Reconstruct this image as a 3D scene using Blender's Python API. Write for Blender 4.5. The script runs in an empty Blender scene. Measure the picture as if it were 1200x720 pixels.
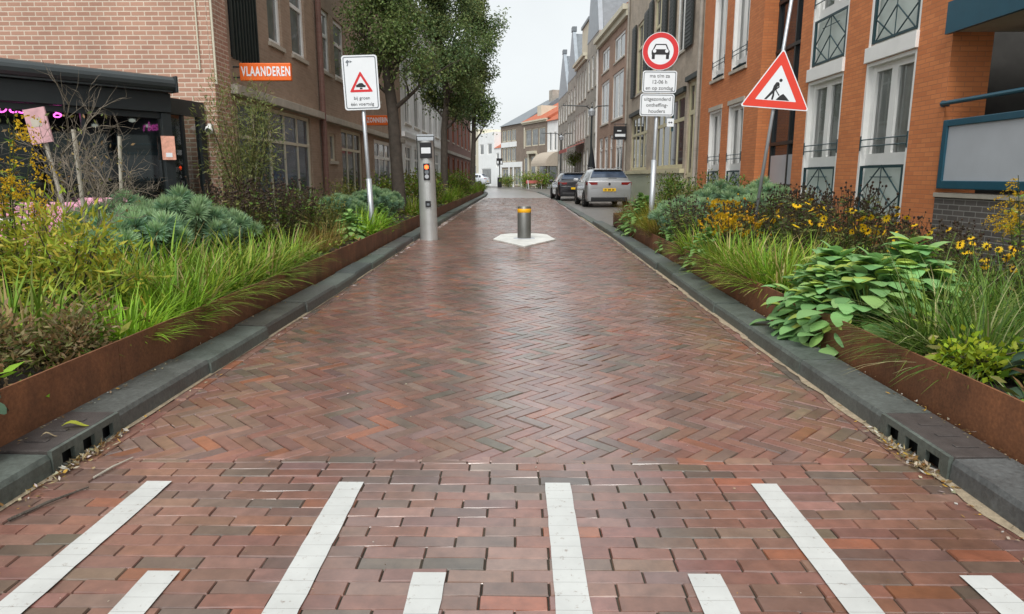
import bpy, math, random
import numpy as np
from mathutils import Vector, Matrix

S = bpy.context.scene
COL = S.collection
R = math.radians
PI = math.pi

# ------------------------------------------------------------------ camera, sky, sun, exposure
CAM_H = 1.25
FOC = 800.0                                   # focal length in pixels of the 1200 px wide photograph
PITCH = math.atan(153 / FOC)
YAW = math.atan(8 / (FOC * math.cos(PITCH)))
cd = bpy.data.cameras.new('camera')
cam = bpy.data.objects.new('camera', cd)
COL.objects.link(cam)
cam.location = (0, 0, CAM_H)
cam.rotation_euler = (PI / 2 - PITCH, 0, YAW)
cd.sensor_width = 36
cd.lens = 36 * FOC / 1200
cd.clip_start = 0.05
cd.clip_end = 2000
S.camera = cam

W = bpy.data.worlds.new('World')
S.world = W
W.use_nodes = True
wn = W.node_tree.nodes
wl = W.node_tree.links
wn.clear()
wo = wn.new('ShaderNodeOutputWorld')
bg = wn.new('ShaderNodeBackground')
sky = wn.new('ShaderNodeTexSky')
sky.sky_type = 'NISHITA'
sky.sun_disc = False
SUN_EL, SUN_AZ = R(52), R(190)
sky.sun_elevation = SUN_EL
sky.sun_rotation = SUN_AZ
sky.dust_density = 3.0
sky.air_density = 1.0
hs = wn.new('ShaderNodeHueSaturation')
hs.inputs['Saturation'].default_value = 0.16
# an even deck of cloud: the sky colour is evened out and broken up by soft noise
tcw = wn.new('ShaderNodeTexCoord')
nz = wn.new('ShaderNodeTexNoise')
nz.inputs['Scale'].default_value = 2.2
nz.inputs['Detail'].default_value = 5
rmp = wn.new('ShaderNodeMapRange')
rmp.inputs['From Min'].default_value = 0.3
rmp.inputs['From Max'].default_value = 0.7
rmp.inputs['To Min'].default_value = 5.0
rmp.inputs['To Max'].default_value = 6.3
cmb = wn.new('ShaderNodeCombineColor')
mul = wn.new('ShaderNodeMix')
mul.data_type = 'RGBA'
mul.blend_type = 'MULTIPLY'
mul.inputs['Factor'].default_value = 1
mul.inputs['B'].default_value = (0.93, 0.985, 1.0, 1)
mx = wn.new('ShaderNodeMix')
mx.data_type = 'RGBA'
mx.inputs['Factor'].default_value = 0.72
bg.inputs['Strength'].default_value = 0.10
wl.new(sky.outputs[0], hs.inputs['Color'])
wl.new(tcw.outputs['Generated'], nz.inputs['Vector'])
wl.new(nz.outputs['Fac'], rmp.inputs['Value'])
for k in ('Red', 'Green', 'Blue'):
    wl.new(rmp.outputs['Result'], cmb.inputs[k])
wl.new(cmb.outputs[0], mul.inputs['A'])
wl.new(hs.outputs[0], mx.inputs['A'])
wl.new(mul.outputs['Result'], mx.inputs['B'])
wl.new(mx.outputs['Result'], bg.inputs['Color'])
wl.new(bg.outputs[0], wo.inputs[0])

sl = bpy.data.lights.new('sun', 'SUN')
sl.energy = 1.5
sl.angle = R(30)
sl.color = (1.0, 0.97, 0.92)
sun = bpy.data.objects.new('sun', sl)
COL.objects.link(sun)
d = Vector((math.sin(SUN_AZ) * math.cos(SUN_EL), math.cos(SUN_AZ) * math.cos(SUN_EL), math.sin(SUN_EL)))
sun.rotation_euler = d.to_track_quat('Z', 'Y').to_euler()
sun.location = (0, 0, 40)

S.view_settings.view_transform = 'Standard'
S.view_settings.look = 'None'
S.view_settings.gamma = 1
S.view_settings.use_curve_mapping = False
S.view_settings.exposure = 0.92
S.cycles.max_bounces = 6
S.cycles.transparent_max_bounces = 12
S.cycles.use_denoising = True


# ------------------------------------------------------------------ photograph geometry -> world points
def ray(px, py):
    u, v = (px - 600) / FOC, (360 - py) / FOC
    c, s = math.cos(PITCH), math.sin(PITCH)
    y, z = c + v * s, -s + v * c
    return (u * math.cos(YAW) - y * math.sin(YAW), u * math.sin(YAW) + y * math.cos(YAW), z)


def gp(px, py, z=0.0):
    r = ray(px, py)
    t = (z - CAM_H) / r[2]
    return r[0] * t, r[1] * t


# ------------------------------------------------------------------ mesh helpers
class MB:
    def __init__(s):
        s.v, s.f, s.c, s.m = [], [], [], []
        s.cur = (1, 1, 1)
        s.mi = 0

    def add(s, vs, fs, col=None):
        b = len(s.v)
        s.v.extend(vs)
        s.c.extend([col or s.cur] * len(vs))
        for f in fs:
            s.f.append([b + i for i in f])
            s.m.append(s.mi)

    def quad(s, a, b, c, d, col=None):
        s.add([a, b, c, d], [(0, 1, 2, 3)], col)

    def box(s, x0, x1, y0, y1, z0, z1, col=None):
        vs = [(x0, y0, z0), (x1, y0, z0), (x1, y1, z0), (x0, y1, z0), (x0, y0, z1), (x1, y0, z1), (x1, y1, z1), (x0, y1, z1)]
        s.add(vs, [(0, 3, 2, 1), (4, 5, 6, 7), (0, 1, 5, 4), (1, 2, 6, 5), (2, 3, 7, 6), (3, 0, 4, 7)], col)

    def prism(s, pts, y0, y1, col=None):
        """polygon in x,z (counter-clockwise seen from -y) from y0 (front) to y1"""
        n = len(pts)
        vs = [(p[0], y0, p[1]) for p in pts] + [(p[0], y1, p[1]) for p in pts]
        fs = [tuple(range(n)), tuple(range(2 * n - 1, n - 1, -1))]
        for i in range(n):
            j = (i + 1) % n
            fs.append((j, i, n + i, n + j))
        s.add(vs, fs, col)

    def flat(s, pts, z0, z1, col=None):
        """polygon in x,y from z0 up to z1"""
        n = len(pts)
        vs = [(p[0], p[1], z0) for p in pts] + [(p[0], p[1], z1) for p in pts]
        fs = [tuple(range(n - 1, -1, -1)), tuple(range(n, 2 * n))]
        for i in range(n):
            j = (i + 1) % n
            fs.append((i, j, n + j, n + i))
        s.add(vs, fs, col)

    def tube(s, pts, rad, n=8, cap=True, col=None):
        pts = [Vector(p) for p in pts]
        if not hasattr(rad, '__len__'):
            rad = [rad] * len(pts)
        b = len(s.v)
        vs, fs = [], []
        ref = None
        for i, p in enumerate(pts):
            t = (pts[min(i + 1, len(pts) - 1)] - pts[max(i - 1, 0)]).normalized()
            if ref is None:
                ref = Vector((1, 0, 0)) if abs(t.x) < .8 else Vector((0, 1, 0))
            a = (ref - t * ref.dot(t)).normalized()
            ref = a
            q = t.cross(a)
            for k in range(n):
                w = 2 * PI * k / n
                vs.append(tuple(p + (a * math.cos(w) + q * math.sin(w)) * rad[i]))
        for i in range(len(pts) - 1):
            for k in range(n):
                k2 = (k + 1) % n
                fs.append((i * n + k, i * n + k2, (i + 1) * n + k2, (i + 1) * n + k))
        if cap:
            fs.append(tuple(range(n - 1, -1, -1)))
            fs.append(tuple((len(pts) - 1) * n + k for k in range(n)))
        s.add(vs, fs, col)

    def lathe(s, prof, n=24, col=None, cx=0, cy=0):
        vs, fs = [], []
        for r, z in prof:
            for k in range(n):
                w = 2 * PI * k / n
                vs.append((cx + r * math.cos(w), cy + r * math.sin(w), z))
        for i in range(len(prof) - 1):
            for k in range(n):
                k2 = (k + 1) % n
                fs.append((i * n + k, i * n + k2, (i + 1) * n + k2, (i + 1) * n + k))
        fs.append(tuple((len(prof) - 1) * n + k for k in range(n)))
        s.add(vs, fs, col)

    def ball(s, c, r, col=None, sz=1.0):
        vs, fs = [], []
        n = 6
        for i in range(1, 4):
            a = PI * i / 4
            for k in range(n):
                w = 2 * PI * k / n
                vs.append((c[0] + r * math.sin(a) * math.cos(w), c[1] + r * math.sin(a) * math.sin(w), c[2] + r * sz * math.cos(a)))
        vs += [(c[0], c[1], c[2] + r * sz), (c[0], c[1], c[2] - r * sz)]
        for i in range(2):
            for k in range(n):
                k2 = (k + 1) % n
                fs.append((i * n + k, (i + 1) * n + k, (i + 1) * n + k2, i * n + k2))
        for k in range(n):
            k2 = (k + 1) % n
            fs.append((3 * n, k, k2))
            fs.append((3 * n + 1, 2 * n + k2, 2 * n + k))
        s.add(vs, fs, col)

    def mesh(s, name, mats, smooth=False):
        me = bpy.data.meshes.new(name)
        me.from_pydata(s.v, [], s.f)
        if not isinstance(mats, (list, tuple)):
            mats = [mats]
        for m in mats:
            me.materials.append(m)
        if len(mats) > 1:
            me.polygons.foreach_set('material_index', s.m)
        ca = me.color_attributes.new('Col', 'FLOAT_COLOR', 'POINT')
        a = np.ones((len(s.v), 4), np.float32)
        a[:, :3] = np.array(s.c, np.float32).reshape(-1, 3)
        ca.data.foreach_set('color', a.ravel())
        if smooth:
            me.polygons.foreach_set('use_smooth', [True] * len(me.polygons))
        me.update()
        return me

    def build(s, name, mats, parent=None, smooth=False, bevel=0):
        o = bpy.data.objects.new(name, s.mesh(name, mats, smooth))
        COL.objects.link(o)
        o.parent = parent
        if bevel:
            m = o.modifiers.new('bevel', 'BEVEL')
            m.width = bevel
            m.segments = 2
            m.limit_method = 'ANGLE'
        return o


def tag(o, label=None, cat=None, group=None, kind=None):
    if label: o['label'] = label
    if cat: o['category'] = cat
    if group: o['group'] = group
    if kind: o['kind'] = kind
    return o


def thing(name, label, cat, loc=(0, 0, 0), rz=0.0, group=None):
    o = bpy.data.objects.new(name, None)
    COL.objects.link(o)
    o.location = loc
    o.rotation_euler = (0, 0, rz)
    return tag(o, label, cat, group)


def copy_tree(o, parent=None):
    c = o.copy()
    COL.objects.link(c)
    c.parent = parent
    for ch in list(o.children):
        copy_tree(ch, c)
    return c


def text(body, size, cx, cz, y, m, parent, name='lettering', sx=1.0, bold=0.0, font_shear=0, depth=0.001, space=1.0):
    cu = bpy.data.curves.new(name, 'FONT')
    cu.body = body
    cu.size = size
    cu.align_x = 'CENTER'
    cu.align_y = 'CENTER'
    cu.offset = bold
    cu.shear = font_shear
    cu.space_character = space
    cu.extrude = depth
    cu.resolution_u = 3
    t = bpy.data.objects.new('tmp_text', cu)
    COL.objects.link(t)
    bpy.context.view_layer.update()
    dg = bpy.context.evaluated_depsgraph_get()
    me = bpy.data.meshes.new_from_object(t.evaluated_get(dg))
    bpy.data.objects.remove(t)
    bpy.data.curves.remove(cu)
    for v in me.vertices:
        x, yy, z = v.co
        v.co = (cx + x * sx, y - z, cz + yy)
    me.materials.clear()
    me.materials.append(m)
    me.name = name
    o = bpy.data.objects.new(name, me)
    COL.objects.link(o)
    o.parent = parent
    return o


# ------------------------------------------------------------------ materials
def nt(name):
    m = bpy.data.materials.new(name)
    m.use_nodes = True
    n = m.node_tree.nodes
    return m, n, m.node_tree.links, n['Principled BSDF']


def noise_var(n, l, base, amt=.12, scale=6, detail=4, coord='Object'):
    """colour broken up by two sizes of noise: dirt and unevenness of the surface itself"""
    tc = n.new('ShaderNodeTexCoord')
    no = n.new('ShaderNodeTexNoise')
    no.inputs['Scale'].default_value = scale
    no.inputs['Detail'].default_value = detail
    no.inputs['Roughness'].default_value = .65
    l.new(tc.outputs[coord], no.inputs['Vector'])
    mr = n.new('ShaderNodeMapRange')
    mr.inputs['From Min'].default_value = .25
    mr.inputs['From Max'].default_value = .75
    mr.inputs['To Min'].default_value = 1 - amt
    mr.inputs['To Max'].default_value = 1 + amt
    l.new(no.outputs['Fac'], mr.inputs['Value'])
    mu = n.new('ShaderNodeMix')
    mu.data_type = 'RGBA'
    mu.blend_type = 'MULTIPLY'
    mu.inputs['Factor'].default_value = 1
    if isinstance(base, (tuple, list)):
        mu.inputs['A'].default_value = (*base, 1)
    else:
        l.new(base, mu.inputs['A'])
    l.new(mr.outputs['Result'], mu.inputs['B'])
    return mu.outputs['Result'], no, tc


def plain(name, col, rough=.6, metal=0.0, amt=.1, scale=5, bump=0.0, spec=.5):
    m, n, l, b = nt(name)
    c, no, tc = noise_var(n, l, col, amt, scale)
    l.new(c, b.inputs['Base Color'])
    b.inputs['Roughness'].default_value = rough
    b.inputs['Metallic'].default_value = metal
    b.inputs['Specular IOR Level'].default_value = spec
    if bump:
        n2 = n.new('ShaderNodeTexNoise')
        n2.inputs['Scale'].default_value = scale * 12
        n2.inputs['Detail'].default_value = 6
        l.new(tc.outputs['Object'], n2.inputs['Vector'])
        bp = n.new('ShaderNodeBump')
        bp.inputs['Strength'].default_value = bump
        bp.inputs['Distance'].default_value = .01
        l.new(n2.outputs['Fac'], bp.inputs['Height'])
        l.new(bp.outputs[0], b.inputs['Normal'])
    return m


def brick(name, c1, c2, mortar, bw=.22, rh=.0625, ms=.010, rough=.85, stain=.18):
    m, n, l, b = nt(name)
    tc = n.new('ShaderNodeTexCoord')
    sn = n.new('ShaderNodeSeparateXYZ')
    sp = n.new('ShaderNodeSeparateXYZ')
    l.new(tc.outputs['Normal'], sn.inputs[0])
    l.new(tc.outputs['Object'], sp.inputs[0])
    ab = n.new('ShaderNodeMath'); ab.operation = 'ABSOLUTE'
    l.new(sn.outputs['X'], ab.inputs[0])
    gt = n.new('ShaderNodeMath'); gt.operation = 'GREATER_THAN'; gt.inputs[1].default_value = .7
    l.new(ab.outputs[0], gt.inputs[0])
    mxu = n.new('ShaderNodeMix')
    l.new(gt.outputs[0], mxu.inputs['Factor'])
    l.new(sp.outputs['X'], mxu.inputs['A'])
    l.new(sp.outputs['Y'], mxu.inputs['B'])
    cb = n.new('ShaderNodeCombineXYZ')
    l.new(mxu.outputs['Result'], cb.inputs['X'])
    l.new(sp.outputs['Z'], cb.inputs['Y'])
    br = n.new('ShaderNodeTexBrick')
    br.inputs['Scale'].default_value = 1
    br.inputs['Brick Width'].default_value = bw
    br.inputs['Row Height'].default_value = rh
    br.inputs['Mortar Size'].default_value = ms * .5
    br.inputs['Mortar Smooth'].default_value = .2
    br.inputs['Color1'].default_value = (*c1, 1)
    br.inputs['Color2'].default_value = (*c2, 1)
    br.inputs['Mortar'].default_value = (*mortar, 1)
    br.inputs['Bias'].default_value = -.1
    l.new(cb.outputs[0], br.inputs['Vector'])
    c, no, tc2 = noise_var(n, l, br.outputs['Color'], stain, 1.3, 6)
    l.new(c, b.inputs['Base Color'])
    b.inputs['Roughness'].default_value = rough
    bp = n.new('ShaderNodeBump')
    bp.inputs['Strength'].default_value = .6
    bp.inputs['Distance'].default_value = .006
    bp.invert = True
    l.new(br.outputs['Fac'], bp.inputs['Height'])
    l.new(bp.outputs[0], b.inputs['Normal'])
    return m


def leafmat(name, rough=.45, trans=.3, tint=(1, 1, 1)):
    m, n, l, b = nt(name)
    at = n.new('ShaderNodeAttribute')
    at.attribute_name = 'Col'
    oi = n.new('ShaderNodeObjectInfo')
    hv = n.new('ShaderNodeHueSaturation')
    mr = n.new('ShaderNodeMapRange')
    mr.inputs['To Min'].default_value = .82
    mr.inputs['To Max'].default_value = 1.15
    l.new(oi.outputs['Random'], mr.inputs['Value'])
    l.new(mr.outputs['Result'], hv.inputs['Value'])
    l.new(at.outputs['Color'], hv.inputs['Color'])
    l.new(hv.outputs[0], b.inputs['Base Color'])
    b.inputs['Roughness'].default_value = rough + .12
    b.inputs['Specular IOR Level'].default_value = .3
    tr = n.new('ShaderNodeBsdfTranslucent')
    l.new(hv.outputs[0], tr.inputs['Color'])
    ms = n.new('ShaderNodeMixShader')
    ms.inputs[0].default_value = trans
    l.new(b.outputs[0], ms.inputs[1])
    l.new(tr.outputs[0], ms.inputs[2])
    l.new(ms.outputs[0], n['Material Output'].inputs['Surface'])
    return m


def glass_dark(name, col=(.025, .03, .035), rough=.04):
    """a window seen from a bright street: dark room behind a reflecting pane with slightly uneven glass"""
    m, n, l, b = nt(name)
    c, no, tc = noise_var(n, l, col, .5, 1.6, 2)
    l.new(c, b.inputs['Base Color'])
    b.inputs['Roughness'].default_value = rough
    b.inputs['Specular IOR Level'].default_value = .8
    n2 = n.new('ShaderNodeTexNoise')
    n2.inputs['Scale'].default_value = 1.2
    l.new(tc.outputs['Object'], n2.inputs['Vector'])
    bp = n.new('ShaderNodeBump')
    bp.inputs['Strength'].default_value = .05
    l.new(n2.outputs['Fac'], bp.inputs['Height'])
    l.new(bp.outputs[0], b.inputs['Normal'])
    return m


def glass_clear(name, tint=(.85, .9, .9), refl=.12):
    m, n, l, b = nt(name)
    n.remove(b)
    t = n.new('ShaderNodeBsdfTransparent')
    t.inputs[0].default_value = (*tint, 1)
    g = n.new('ShaderNodeBsdfGlossy')
    g.inputs['Roughness'].default_value = .02
    fr = n.new('ShaderNodeFresnel')
    fr.inputs[0].default_value = 1.5
    ad = n.new('ShaderNodeMath'); ad.operation = 'ADD'; ad.inputs[1].default_value = refl
    l.new(fr.outputs[0], ad.inputs[0])
    ms = n.new('ShaderNodeMixShader')
    l.new(ad.outputs[0], ms.inputs[0])
    l.new(t.outputs[0], ms.inputs[1])
    l.new(g.outputs[0], ms.inputs[2])
    l.new(ms.outputs[0], n['Material Output'].inputs['Surface'])
    return m


def emit(name, col, s):
    m, n, l, b = nt(name)
    b.inputs['Base Color'].default_value = (*col, 1)
    b.inputs['Emission Color'].default_value = (*col, 1)
    b.inputs['Emission Strength'].default_value = s
    return m


def road_mat():
    """wet clinker: brick colour from the mesh, film of water in uneven patches"""
    m, n, l, b = nt('wet_clinker')
    at = n.new('ShaderNodeAttribute'); at.attribute_name = 'Col'
    c, no, tc = noise_var(n, l, at.outputs['Color'], .3, 14, 6)
    c2, no2, _ = noise_var(n, l, c, .38, .8, 5)
    l.new(c2, b.inputs['Base Color'])
    n3 = n.new('ShaderNodeTexNoise')
    n3.inputs['Scale'].default_value = 1.1
    n3.inputs['Detail'].default_value = 6
    mp = n.new('ShaderNodeMapping')
    mp.inputs['Scale'].default_value = (1.6, .55, 1)
    l.new(tc.outputs['Object'], mp.inputs['Vector'])
    l.new(mp.outputs[0], n3.inputs['Vector'])
    mr = n.new('ShaderNodeMapRange')
    mr.inputs['From Min'].default_value = .35
    mr.inputs['From Max'].default_value = .65
    mr.inputs['To Min'].default_value = .28
    mr.inputs['To Max'].default_value = .5
    l.new(n3.outputs['Fac'], mr.inputs['Value'])
    l.new(mr.outputs['Result'], b.inputs['Roughness'])
    b.inputs['Specular IOR Level'].default_value = .5
    mc = n.new('ShaderNodeMapRange')
    mc.inputs['From Min'].default_value = .62
    mc.inputs['From Max'].default_value = .38
    mc.inputs['To Min'].default_value = .7
    mc.inputs['To Max'].default_value = 1.0
    l.new(n3.outputs['Fac'], mc.inputs['Value'])
    l.new(mc.outputs['Result'], b.inputs['Coat Weight'])
    b.inputs['Coat IOR'].default_value = 1.85
    b.inputs['Coat Roughness'].default_value = .23
    n4 = n.new('ShaderNodeTexNoise')
    n4.inputs['Scale'].default_value = 45
    n4.inputs['Detail'].default_value = 5
    l.new(tc.outputs['Object'], n4.inputs['Vector'])
    bp = n.new('ShaderNodeBump')
    bp.inputs['Strength'].default_value = .22
    bp.inputs['Distance'].default_value = .004
    l.new(n4.outputs['Fac'], bp.inputs['Height'])
    l.new(bp.outputs[0], b.inputs['Normal'])
    return m


def paint_mat():
    """road paint: worn through in specks"""
    m, n, l, b = nt('road_paint')
    tc = n.new('ShaderNodeTexCoord')
    no = n.new('ShaderNodeTexNoise')
    no.inputs['Scale'].default_value = 38
    no.inputs['Detail'].default_value = 8
    no.inputs['Roughness'].default_value = .75
    l.new(tc.outputs['Object'], no.inputs['Vector'])
    cr = n.new('ShaderNodeValToRGB')
    cr.color_ramp.elements[0].position = .33
    cr.color_ramp.elements[0].color = (.26, .22, .19, 1)
    cr.color_ramp.elements[1].position = .41
    cr.color_ramp.elements[1].color = (.50, .51, .495, 1)
    l.new(no.outputs['Fac'], cr.inputs[0])
    c, _, _ = noise_var(n, l, cr.outputs[0], .16, 3, 6)
    l.new(c, b.inputs['Base Color'])
    b.inputs['Roughness'].default_value = .45
    return m


M = {}
M['clinker'] = road_mat()
M['joint'] = plain('joint_sand', (.034, .029, .020), .9, amt=.8, scale=3)
M['paint'] = paint_mat()
def kerb_mat():
    m, n, l, b = nt('kerb_concrete')
    at = n.new('ShaderNodeAttribute'); at.attribute_name = 'Col'
    mu = n.new('ShaderNodeMix'); mu.data_type = 'RGBA'; mu.blend_type = 'MULTIPLY'; mu.inputs['Factor'].default_value = 1
    mu.inputs['A'].default_value = (.088, .104, .092, 1)
    l.new(at.outputs['Color'], mu.inputs['B'])
    c, no, tc = noise_var(n, l, mu.outputs['Result'], .35, 3.5, 6)
    c2, no2, _ = noise_var(n, l, c, .35, 40, 5)
    l.new(c2, b.inputs['Base Color'])
    mr = n.new('ShaderNodeMapRange')
    mr.inputs['To Min'].default_value = .25
    mr.inputs['To Max'].default_value = .7
    l.new(no.outputs['Fac'], mr.inputs['Value'])
    l.new(mr.outputs['Result'], b.inputs['Roughness'])
    bp = n.new('ShaderNodeBump'); bp.inputs['Strength'].default_value = .6; bp.inputs['Distance'].default_value = .006
    l.new(no2.outputs['Fac'], bp.inputs['Height'])
    l.new(bp.outputs[0], b.inputs['Normal'])
    return m


M['kerb'] = kerb_mat()
def corten_mat():
    """weathered steel: broad rust patches, vertical runs and soil splashes"""
    m, n, l, b = nt('corten_steel')
    c, no, tc = noise_var(n, l, (.17, .068, .029), .5, 2.6, 6)
    mp = n.new('ShaderNodeMapping'); mp.inputs['Scale'].default_value = (9, 9, 1.4)
    l.new(tc.outputs['Object'], mp.inputs['Vector'])
    st = n.new('ShaderNodeTexNoise'); st.inputs['Scale'].default_value = 1; st.inputs['Detail'].default_value = 5
    l.new(mp.outputs[0], st.inputs['Vector'])
    cr = n.new('ShaderNodeValToRGB')
    cr.color_ramp.elements[0].position = .35; cr.color_ramp.elements[0].color = (.45, .45, .5, 1)
    cr.color_ramp.elements[1].position = .62; cr.color_ramp.elements[1].color = (1.15, 1.1, 1.0, 1)
    l.new(st.outputs['Fac'], cr.inputs[0])
    mu = n.new('ShaderNodeMix'); mu.data_type = 'RGBA'; mu.blend_type = 'MULTIPLY'; mu.inputs['Factor'].default_value = .32
    l.new(c, mu.inputs['A']); l.new(cr.outputs[0], mu.inputs['B'])
    c3, no3, _ = noise_var(n, l, mu.outputs['Result'], .35, 60, 4)
    l.new(c3, b.inputs['Base Color'])
    b.inputs['Roughness'].default_value = .7
    bp = n.new('ShaderNodeBump'); bp.inputs['Strength'].default_value = .3; bp.inputs['Distance'].default_value = .004
    l.new(no3.outputs['Fac'], bp.inputs['Height']); l.new(bp.outputs[0], b.inputs['Normal'])
    return m


M['corten'] = corten_mat()
M['iron'] = plain('cast_iron', (.085, .074, .070), .5, metal=.3, amt=.3, scale=12, bump=.3)
M['black'] = plain('black_void', (.008, .008, .008), .9, amt=.1)
M['soil'] = plain('soil', (.035, .026, .018), .95, amt=.5, scale=9, bump=1)
M['paving'] = plain('paving_grey', (.16, .15, .14), .38, amt=.25, scale=2.5, bump=.3)
M['tarmac'] = plain('far_clinker', (.20, .175, .17), .4, amt=.25, scale=1.5, bump=.3)
for k_ in ('tarmac',):
    b_ = M[k_].node_tree.nodes['Principled BSDF']
    b_.inputs['Coat Weight'].default_value = 1
    b_.inputs['Coat IOR'].default_value = 1.7
    b_.inputs['Coat Roughness'].default_value = .26
M['ground'] = plain('ground_sheet', (.12, .11, .10), .8, amt=.2, scale=.5)
M['leaf'] = leafmat('leaf')
M['treeleaf'] = leafmat('tree_leaf', .5, .35)
M['petal'] = leafmat('petal', .6, .4)
M['bark'] = plain('bark', (.075, .062, .05), .9, amt=.4, scale=7, bump=1)
M['twig'] = plain('twig', (.17, .14, .105), .85, amt=.35, scale=9)
M['pinkbrick'] = brick('pink_tan_brick', (.44, .25, .18), (.36, .195, .14), (.60, .50, .40), .215, .0715, .018)
M['brownbrick'] = brick('brown_brick', (.36, .26, .19), (.30, .215, .155), (.38, .30, .235), .21, .06, .008)
M['orangebrick'] = brick('orange_brick', (.64, .225, .08), (.54, .175, .062), (.44, .17, .075), .21, .06, .010, stain=.12)
M['greybrick'] = brick('dark_grey_brick', (.085, .075, .068), (.12, .105, .095), (.26, .25, .23), .21, .065, .012)
M['greytan'] = brick('grey_tan_brick', (.43, .36, .285), (.36, .30, .24), (.46, .40, .33), .21, .06, .010, stain=.3)
M['redbrown'] = brick('red_brown_brick', (.39, .255, .19), (.33, .205, .15), (.42, .32, .25), .21, .06, .010)
M['greyhouse'] = brick('weathered_grey_brick', (.38, .355, .31), (.32, .295, .255), (.4, .37, .33), .21, .06, .010, stain=.3)
M['darkbrick'] = brick('dark_red_brick', (.20, .105, .085), (.16, .08, .065), (.18, .12, .10), .21, .06, .010)
M['farbrown'] = brick('far_brown_brick', (.26, .205, .165), (.22, .175, .14), (.2, .17, .14), .21, .06, .010)
M['whitewall'] = plain('white_render', (.84, .86, .86), .8, amt=.08, scale=1.2, bump=.2)
M['creamwall'] = plain('cream_render', (.62, .58, .46), .8, amt=.1, scale=1.2)
M['white'] = plain('white_paint', (.82, .82, .80), .4, amt=.06, scale=3)
M['cream'] = plain('cream_paint', (.60, .55, .36), .5, amt=.08, scale=3)
M['palegreen'] = plain('pale_green_panel', (.46, .49, .36), .5, amt=.07, scale=2)
M['palepanel'] = plain('pale_panel', (.60, .67, .63), .45, amt=.06, scale=3)
M['stone'] = plain('sand_stone', (.46, .42, .35), .8, amt=.14, scale=4)
M['ledge'] = plain('weathered_ledge', (.43, .40, .34), .8, amt=.2, scale=4)
M['slate'] = plain('slate_roof', (.17, .19, .21), .5, amt=.2, scale=4)
M['lead'] = plain('lead_grey', (.30, .34, .38), .5, amt=.15, scale=3)
M['redtile'] = plain('red_roof_tile', (.42, .12, .06), .75, amt=.25, scale=3)
M['pane'] = glass_dark('window_pane')
M['panelite'] = glass_dark('window_pane_net_curtain', (.16, .17, .17), .1)
M['paneblue'] = glass_dark('window_pane_blue', (.05, .07, .11), .08)
M['clear'] = glass_clear('clear_glass')
M['smoke'] = glass_clear('terrace_glass', (.34, .40, .39), .05)
M['curtain'] = plain('curtain_cloth', (.80, .795, .77), .9, amt=.1, scale=6)
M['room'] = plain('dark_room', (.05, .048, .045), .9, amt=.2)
M['teal'] = plain('dark_teal_metal', (.012, .045, .055), .4, amt=.15)
M['bluepaint'] = plain('blue_steel_paint', (.012, .075, .115), .4, amt=.12)
M['frost'] = plain('frosted_glass', (.44, .465, .50), .35, amt=.08, scale=1.5)
M['shutter'] = plain('black_green_shutter', (.014, .02, .018), .5, amt=.2)
M['anthra'] = plain('anthracite_metal', (.022, .028, .030), .42, amt=.15)
M['anthra2'] = plain('awning_cassette', (.045, .055, .058), .35, amt=.12)
M['steel'] = plain('brushed_steel', (.56, .57, .56), .36, metal=.55, amt=.1, scale=4)
M['darksteel'] = plain('dark_steel', (.19, .19, .178), .36, metal=.6, amt=.15, scale=6)
M['galv'] = plain('galvanised', (.48, .51, .54), .45, metal=.6, amt=.1, scale=8)
M['sign_white'] = plain('sign_white', (.76, .79, .82), .4, amt=.03)
M['sign_red'] = plain('sign_red', (.62, .022, .025), .4, amt=.06)
M['sign_orange_red'] = plain('sign_warning_red', (.72, .045, .02), .4, amt=.06)
M['sign_black'] = plain('sign_black', (.012, .012, .014), .5, amt=.05)
M['sign_grey'] = plain('sign_grey', (.16, .18, .20), .5, amt=.05)
M['sign_back'] = plain('sign_aluminium', (.40, .41, .42), .4, metal=.7, amt=.08)
M['orange_sign'] = plain('orange_sign', (.80, .14, .012), .5, amt=.05)
M['yellowband'] = plain('reflective_yellow', (.85, .42, .01), .4, amt=.06)
M['slab'] = plain('white_concrete', (.66, .67, .64), .5, amt=.22, scale=4, bump=.3)
M['redlamp'] = emit('red_lamp', (1.0, .075, .015), 3.2)
M['neon'] = emit('pink_neon', (1.0, .10, .60), 5)
M['spot'] = emit('ceiling_spot', (1.0, .95, .85), 6)
M['pink'] = plain('pink_upholstery', (.72, .34, .46), .8, amt=.15, scale=6)
M['orangecloth'] = plain('orange_cloth', (.75, .25, .05), .8, amt=.1)
M['posterpink'] = plain('pink_poster', (.55, .32, .34), .6, amt=.25, scale=9)
M['postersalmon'] = plain('salmon_poster', (.72, .36, .26), .6, amt=.3, scale=16)
M['wood'] = plain('weathered_stake', (.38, .35, .29), .85, amt=.2, scale=12)
M['tyre'] = plain('tyre_rubber', (.012, .012, .012), .8, amt=.2)
M['rim'] = plain('alloy_rim', (.35, .36, .37), .35, metal=.9)
M['plate'] = plain('yellow_plate', (.80, .48, .01), .45, amt=.04)
M['taillight'] = plain('tail_light', (.20, .012, .012), .12, amt=.1)
M['awn_beige'] = plain('beige_awning', (.44, .38, .31), .85, amt=.1)
M['awn_red'] = plain('faded_red_awning', (.50, .14, .12), .85, amt=.1)
M['skin'] = plain('skin', (.45, .28, .2), .6)
M['darkcloth'] = plain('dark_cloth', (.012, .013, .018), .9)


def carpaint(name, col, metal):
    m, n, l, b = nt(name)
    c, no, tc = noise_var(n, l, col, .05, 2, 3)
    l.new(c, b.inputs['Base Color'])
    b.inputs['Metallic'].default_value = metal
    b.inputs['Roughness'].default_value = .32
    b.inputs['Coat Weight'].default_value = 1
    b.inputs['Coat Roughness'].default_value = .06
    return m


M['silver'] = carpaint('silver_paint', (.40, .41, .425), .55)
M['blackcar'] = carpaint('black_paint', (.012, .012, .017), .2)
M['vanwhite'] = carpaint('pale_paint', (.62, .66, .72), .1)

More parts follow.
